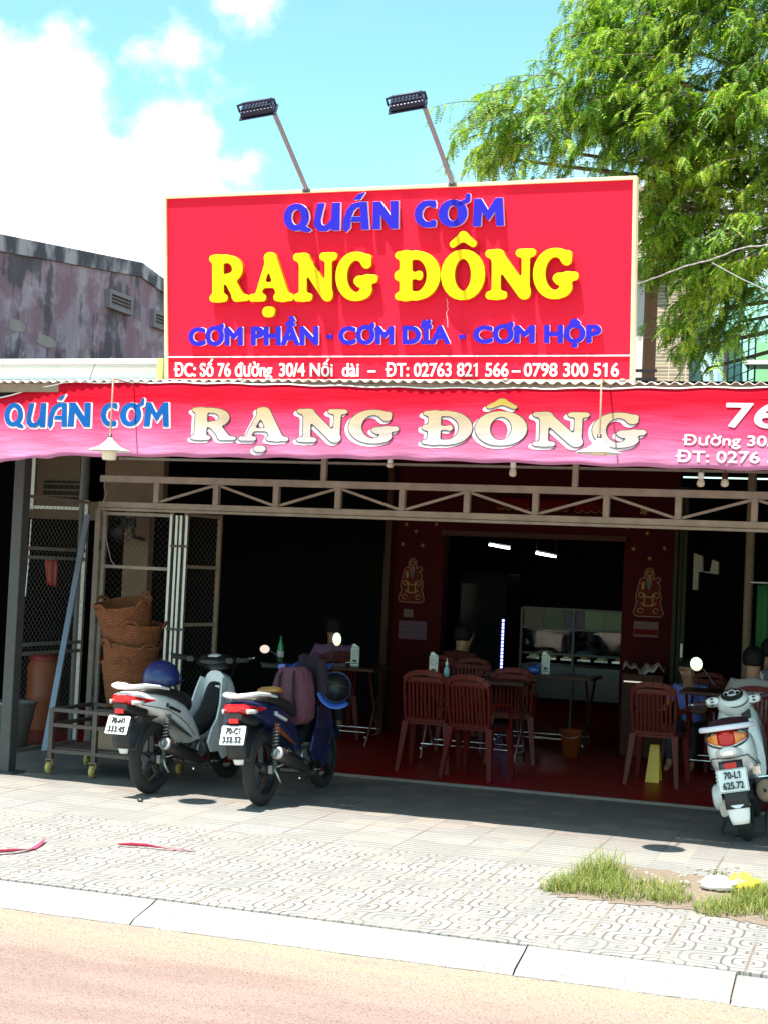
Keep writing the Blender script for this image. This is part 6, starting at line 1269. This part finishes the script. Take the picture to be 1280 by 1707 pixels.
hbox('blue_panel', 1195, 1204, 545, 660, 13.09, .006, mat('sky_blue_panel', (.25, .45, .72), .5)); hbox('green_panel', 1258, 1420, 570, 660, 13.58, .01, M['green']); hbox('roof_slab', 1240, 1420, 600, 607, 12.9, .3, M['doorwhite'])
t = thing('window_grille', 'black iron lattice grille right of the dark post, below the tree', 'grille', at(1230, 640, Y=12.95))
a, b = at(1214, 565, Y=12.95), at(1256, 650, Y=12.95); nxg = 4
for i in range(nxg+1):
    X = a.x+(b.x-a.x)*i/nxg; q = MB(); q.box((X, 12.95, (a.z+b.z)/2), (.014, .014, a.z-b.z)); child(q, 'upright', M['black'], t)
for i in range(5):
    z = b.z+(a.z-b.z)*i/5; q = MB()
    q.bar((a.x, 12.94, z), (b.x, 12.94, z+(a.z-b.z)/4.5), .008, .008); child(q, 'diagonal', M['black'], t)
# ================================================================ TREE
leafm = mat('tamarind_leaf', (.1, .2, .02), .55); t, b = nodes_of(leafm)
geo = nn(t, 'ShaderNodeNewGeometry'); tcn = nn(t, 'ShaderNodeTexCoord'); nz = nn(t, 'ShaderNodeTexNoise'); nz.inputs['Scale'].default_value = 2.2; nz.inputs['Detail'].default_value = 4; lk(t, tcn.outputs['Object'], nz.inputs[0])
v_ = mth(t, 'ADD', mth(t, 'MULTIPLY', geo.outputs['Random Per Island'], .45), mth(t, 'MULTIPLY', nz.outputs[0], .75))
col = mixc(t, ramp(t, v_, .30, .66), (.045, .125, .010), (.17, .33, .018)); col = mixc(t, ramp(t, v_, .60, .92), col, (.46, .48, .04))
lk(t, col, b.inputs['Base Color']); out = t.nodes['Material Output']
tl_ = nn(t, 'ShaderNodeBsdfTranslucent'); lk(t, mixc(t, 1., col, (1.1, 1.25, .6), 'MULTIPLY'), tl_.inputs[0]); ms = nn(t, 'ShaderNodeMixShader'); ms.inputs[0].default_value = .38
lk(t, b.outputs[0], ms.inputs[1]); lk(t, tl_.outputs[0], ms.inputs[2]); lk(t, ms.outputs[0], out.inputs[0])
def frond(npair, L, curl):
    V = []; Fc = []
    for k in range(npair):
        s_ = (k+.8)/npair; x = L*s_; z = -curl*s_*s_*L
        ll = .020*(1-.35*abs(s_-.45)*2)
        for sd in (-1, 1):
            o = len(V); w_ = .0052; V += [(x-w_, 0, z), (x+w_, 0, z), (x+w_*1.6+.004, sd*ll, z-.004), (x-w_*.2+.004, sd*ll, z-.004)]
            Fc.append((o, o+1, o+2, o+3))
    o = len(V); V += [(0, -.0012, 0), (0, .0012, 0), (L, .0008, -curl*L), (L, -.0008, -curl*L)]; Fc.append((o, o+1, o+2, o+3)); return np.array(V), np.array(Fc)
TEMPL = [frond(9, .105, .35), frond(9, .12, .6), frond(8, .09, .9)]
blobs = [(1190, 90, 170, 150, 10.6, 200), (1020, 150, 105, 95, 10.2, 74), (900, 220, 95, 68, 10.0, 40), (818, 235, 45, 55, 9.9, 12), (850, 285, 75, 28, 9.9, 10), (1170, 360, 85, 150, 10.8, 120), (1160, 500, 40, 75, 10.9, 24), (1215, 520, 50, 75, 11.0, 36), (1120, 570, 22, 40, 10.9, 5),
         (1070, 230, 90, 75, 10.4, 66), (1265, 290, 90, 190, 10.8, 130), (1005, 65, 65, 55, 10.4, 24), (1100, 30, 130, 70, 10.7, 70), (1165, 600, 30, 25, 10.9, 7), (1100, 340, 40, 90, 10.7, 20), (1350, 100, 120, 250, 10.9, 50), (1100, 430, 28, 60, 10.9, 16)]
AV = []; AF = []; nv = 0; tw = MB(); tips = []
TR = Vector((1.98, 9.75, 0))
def rotm(x, up):
    x = x.normalized(); y = up.cross(x)
    if y.length < 1e-3: y = Vector((0, 1, 0)).cross(x)
    y.normalize(); return np.array([x, y, x.cross(y)]).T
for cx, cy, rx, ry, Y, n in blobs:
    for _ in range(int(n*1.65)):
        a = random.uniform(0, 2*math.pi); r = random.random()**.45; px_, py_ = cx+rx*r*math.cos(a), cy+ry*r*math.sin(a)
        s0 = at(px_+26, py_-36, Y=Y+random.gauss(0, .28)); L = random.uniform(.14, .48)
        az = random.gauss(math.pi, .9); d0 = Vector((math.cos(az), .7*math.sin(az)-.25, random.uniform(-.35, .25))).normalized()
        pts = []; N = 9; p = s0.copy(); d = d0.copy(); dr_ = random.choice((.04, .09, .14, .20)); wx_, wy_ = random.gauss(0, .07), random.gauss(0, .07)
        for k in range(N+1):
            pts.append(p.copy()); d = (d+Vector((wx_, wy_, -dr_))).normalized(); p = p+d*(L/N)
        tw.tube(pts, [.004*(1-.07*k) for k in range(N+1)], 4, caps=False); tips.append(s0)
        for k in range(1, N+1):
            for sd in (-1, 1):
                if random.random() < .12: continue
                tdir = (pts[k]-pts[k-1]).normalized(); side = tdir.cross(Vector((0, 0, 1)))
                if side.length < .05: side = Vector((1, 0, 0))
                side.normalize(); fd = (side*sd*random.uniform(.4, 1.1)+tdir*random.uniform(.3, .9)+Vector((random.gauss(0, .25), random.gauss(0, .25), random.uniform(-1.1, .35))))
                V, Fc = TEMPL[random.randrange(3)]; s_ = random.uniform(.5, 1.1)
                Rm = rotm(fd, Vector((random.gauss(0, .35), random.gauss(0, .35)-.2, 1))); W = (V*s_)@Rm.T+np.array(pts[k]); AV.append(W); AF.append(Fc+nv); nv += len(V)
tree = thing('tree', 'feathery green tree with drooping branches overhanging the right end of the signboard', 'tree', TR)
AV = np.concatenate(AV)-np.array(TR); AF = np.concatenate(AF)
me = bpy.data.meshes.new('crown'); me.vertices.add(len(AV)); me.vertices.foreach_set('co', AV.astype(np.float32).ravel()); me.loops.add(AF.size); me.loops.foreach_set('vertex_index', AF.astype(np.int32).ravel()); me.polygons.add(len(AF)); me.polygons.foreach_set('loop_start', np.arange(0, AF.size, 4, dtype=np.int32)); me.update(calc_edges=True); me.materials.append(leafm)
o = bpy.data.objects.new('crown', me); COL.objects.link(o); o.parent = tree
child(tw, 'twigs', M['bark'], tree)
q = MB(); trunk = [TR+Vector(p) for p in ((0, 0, -.05), (.02, .02, .6), (-.05, .05, 1.6), (-.10, .2, 2.6), (-.25, .4, 3.3))]; q.tube(trunk, [.20, .16, .14, .13, .11], 14); child(q, 'trunk', M['bark'], tree)
fork = trunk[-1]
for cx, cy, rx, ry, Y, n in blobs:
    c = at(cx, cy, Y=Y); c.y += .45; mid = fork.lerp(c, .5)+Vector((0, .55, .25)); q = MB(); q.tube([fork, fork.lerp(mid, .5)+Vector((0, .05, .08)), mid, mid.lerp(c, .6)+Vector((0, .04, .06)), c, c+Vector((-.05, .1, -.05))], [.05, .04, .028, .018, .010, .005], 8); child(q, 'limb', M['bark'], tree)
# ---- overhead cables
pts = []
for k in range(60):
    u = k/59; x, y = 1060+u*330, 474-u*92+9*math.sin(u*math.pi)*(-1)+5*math.sin(u*21)*u; pts.append(at(x, y, Y=9.2-u*.8))
q = MB(); q.tube(pts, .0032, 6); q.tube([p+Vector((0, .004*math.sin(i*1.3), .004*math.cos(i*1.3))) for i, p in enumerate(pts)], .0028, 5); tag(q.build('twisted_cable', M['wire2']), 'twisted pale cable running from the sign edge to the right', 'cable')
q = MB(); q.tube([at(1186, 438, Y=8.95), at(1230, 462, Y=8.9), at(1330, 510, Y=8.8)], .0025, 5); tag(q.build('thin_cable', M['wire2']), 'thin pale cable branching down to the right off the twisted one', 'cable')
q = MB(); q.tube([at(x, y, Y=9.6) for x, y in ((0, 625), (15, 615), (45, 600), (-40, 640))][:3], .003, 5); tag(q.build('thin_wire', M['wire2']), 'thin white wire slanting across the white fascia at far left', 'wire')
q = MB(); q.tube([at(x, y, Y=9.6) for x, y in ((165, 600), (158, 610), (153, 622), (150, 634))], .0025, 5); tag(q.build('roof_wire', M['black']), 'thin dark wire dangling over the white fascia onto the awning', 'wire')
# ================================================================ GROUND DETAIL
pa = [at(*p, Z=.003) for p in ((985, 1448), (1010, 1434), (1290, 1474), (1330, 1480), (1330, 1556), (1140, 1518), (910, 1494), (900, 1480))]
pc = sum(pa, Vector())/len(pa); rim = []
for k in range(len(pa)):
    a, b = pa[k], pa[(k+1) % len(pa)]
    for u in np.linspace(0, 1, 14)[:-1]: p = a.lerp(b, u); rim.append(p+(pc-p)*random.uniform(-.03, .13))
q = MB(); q.add([(pc.x, pc.y, .006)]+[(p.x, p.y, .003) for p in rim], [(0, (k+1) % len(rim)+1, k+1) for k in range(len(rim))]); struct(q.build('soil', mat('dry_soil', (.17, .13, .10), .95, var=.45, vscale=30, bump=.9, bscale=60)))
GV = []; GF = []; gn = 0
def blade(p, h, az, bend, w_):
    global gn
    d = np.array([math.cos(az), math.sin(az), 0]); s_ = np.array([-math.sin(az), math.cos(az), 0]); P = np.array(p)
    for k in range(4):
        u = k/3; c = P+d*(bend*h*u*u)+np.array([0, 0, h*u*(1-.25*bend*u)]); GV.append(c-s_*w_*(1-u*.9)); GV.append(c+s_*w_*(1-u*.9))
    for k in range(3): o = gn+2*k; GF.append((o, o+1, o+3, o+2))
    gn += 8
for cx, cy, rx, ry, n, h0 in ((985, 1475, 70, 18, 700, .115), (1000, 1462, 42, 12, 420, .165), (940, 1482, 42, 10, 320, .09), (1060, 1488, 80, 16, 800, .095), (1120, 1500, 35, 9, 260, .075), (1195, 1458, 16, 4, 60, .05), (1215, 1515, 65, 14, 700, .085), (1262, 1498, 45, 18, 600, .12), (1320, 1520, 60, 25, 400, .1), (1010, 1452, 14, 5, 60, .23), (1140, 1478, 14, 4, 40, .05)):
    for _ in range(n):
        a = random.uniform(0, 2*math.pi); r = random.random()**.6; p = at(cx+rx*r*math.cos(a), cy+ry*r*math.sin(a), Z=.004); blade((p.x, p.y, .0), h0*random.uniform(.35, 1.0), random.uniform(0, 6.28), random.uniform(.15, 1.5), random.uniform(.0016, .0034))
me = bpy.data.meshes.new('grass'); me.from_pydata([tuple(v) for v in GV], [], GF); grm = mat('grass_blade', (.12, .2, .03), .6); t, b = nodes_of(grm)
geo = nn(t, 'ShaderNodeNewGeometry'); col = mixc(t, geo.outputs['Random Per Island'], (.075, .15, .015), (.30, .30, .07)); lk(t, col, b.inputs['Base Color']); tl_ = nn(t, 'ShaderNodeBsdfTranslucent'); lk(t, col, tl_.inputs[0]); ms = nn(t, 'ShaderNodeMixShader'); ms.inputs[0].default_value = .3; lk(t, b.outputs[0], ms.inputs[1]); lk(t, tl_.outputs[0], ms.inputs[2]); lk(t, ms.outputs[0], t.nodes['Material Output'].inputs[0])
me.materials.append(grm); o = bpy.data.objects.new('grass', me); COL.objects.link(o); tag(o, kind='stuff')
q = MB()
for _ in range(90):
    p = at(random.uniform(1010, 1230), random.uniform(1446, 1482), Z=0); r = random.uniform(.004, .014); q.ball((p.x, p.y, .006), r, 6, (1, random.uniform(.7, 1.2), .6))
tag(q.build('gravel', mat('pale_pebbles', (.36, .31, .26), .9, var=.3)), kind='stuff')
# litter
def ribbon(pts, wd, lab, m='pink'):
    q = MB(); P = [at(x, y, Z=.008) for x, y in pts]; rows = [[], []]
    for i, p in enumerate(P):
        d = (P[min(i+1, len(P)-1)]-P[max(i-1, 0)]).normalized(); s_ = Vector((-d.y, d.x, 0)); k = math.sin(i*1.7); up = Vector((0, 0, .012*(1+math.sin(i*1.1))))
        rows[0].append(p+s_*wd*(.5+.3*k)); rows[1].append(p-s_*wd*(.5-.2*k)+up)
    q.grid(rows); tag(q.build('ribbon', M[m], solid=.0015), lab, 'ribbon', 'pink ribbons on the pavement')
ribbon(((-40, 1428), (0, 1423), (20, 1421), (40, 1418), (58, 1414), (68, 1408), (72, 1402)), .028, 'pink plastic ribbon curling up at one end, at the left edge of the pavement')
ribbon(((197, 1409), (220, 1411), (245, 1412), (270, 1414), (295, 1416), (326, 1418)), .02, 'straight pink plastic ribbon lying in the middle of the tiled pavement')
c = at(1212, 1484, Z=.01); t = thing('plastic_bag', 'crumpled white and yellow plastic bag lying in the right grass clump', 'plastic bag', c)
def crumple(cx, cy, rx, ry, rz_, name, m):
    q = MB(); q.ball((0, 0, 0), 1, 18, (1, 1, 1)); q.xf(lambda p: Vector((cx+rx*p.x*(1+.25*math.sin(p.y*7+p.z*4)), cy+ry*p.y*(1+.2*math.sin(p.x*8)), max(0, rz_*(p.z+.6)*(1+.3*math.sin(p.x*9+p.y*6)))))); q.build(name, m, t)
crumple(-.05, 0, .09, .07, .04, 'white_part', M['bagw']); crumple(.07, .05, .08, .06, .05, 'yellow_part', M['bagy'])
c = at(234, 1337, Z=.0); q = MB(); q.ball((c.x, c.y, .012), .018, 8, (1.3, .8, .8)); q.xf(lambda p: p+Vector((0, 0, .004*math.sin(p.x*300)))); tag(q.build('stone', M['darkmetal']), 'small dark stone on the sunlit pavement before the white motorbike', 'stone')
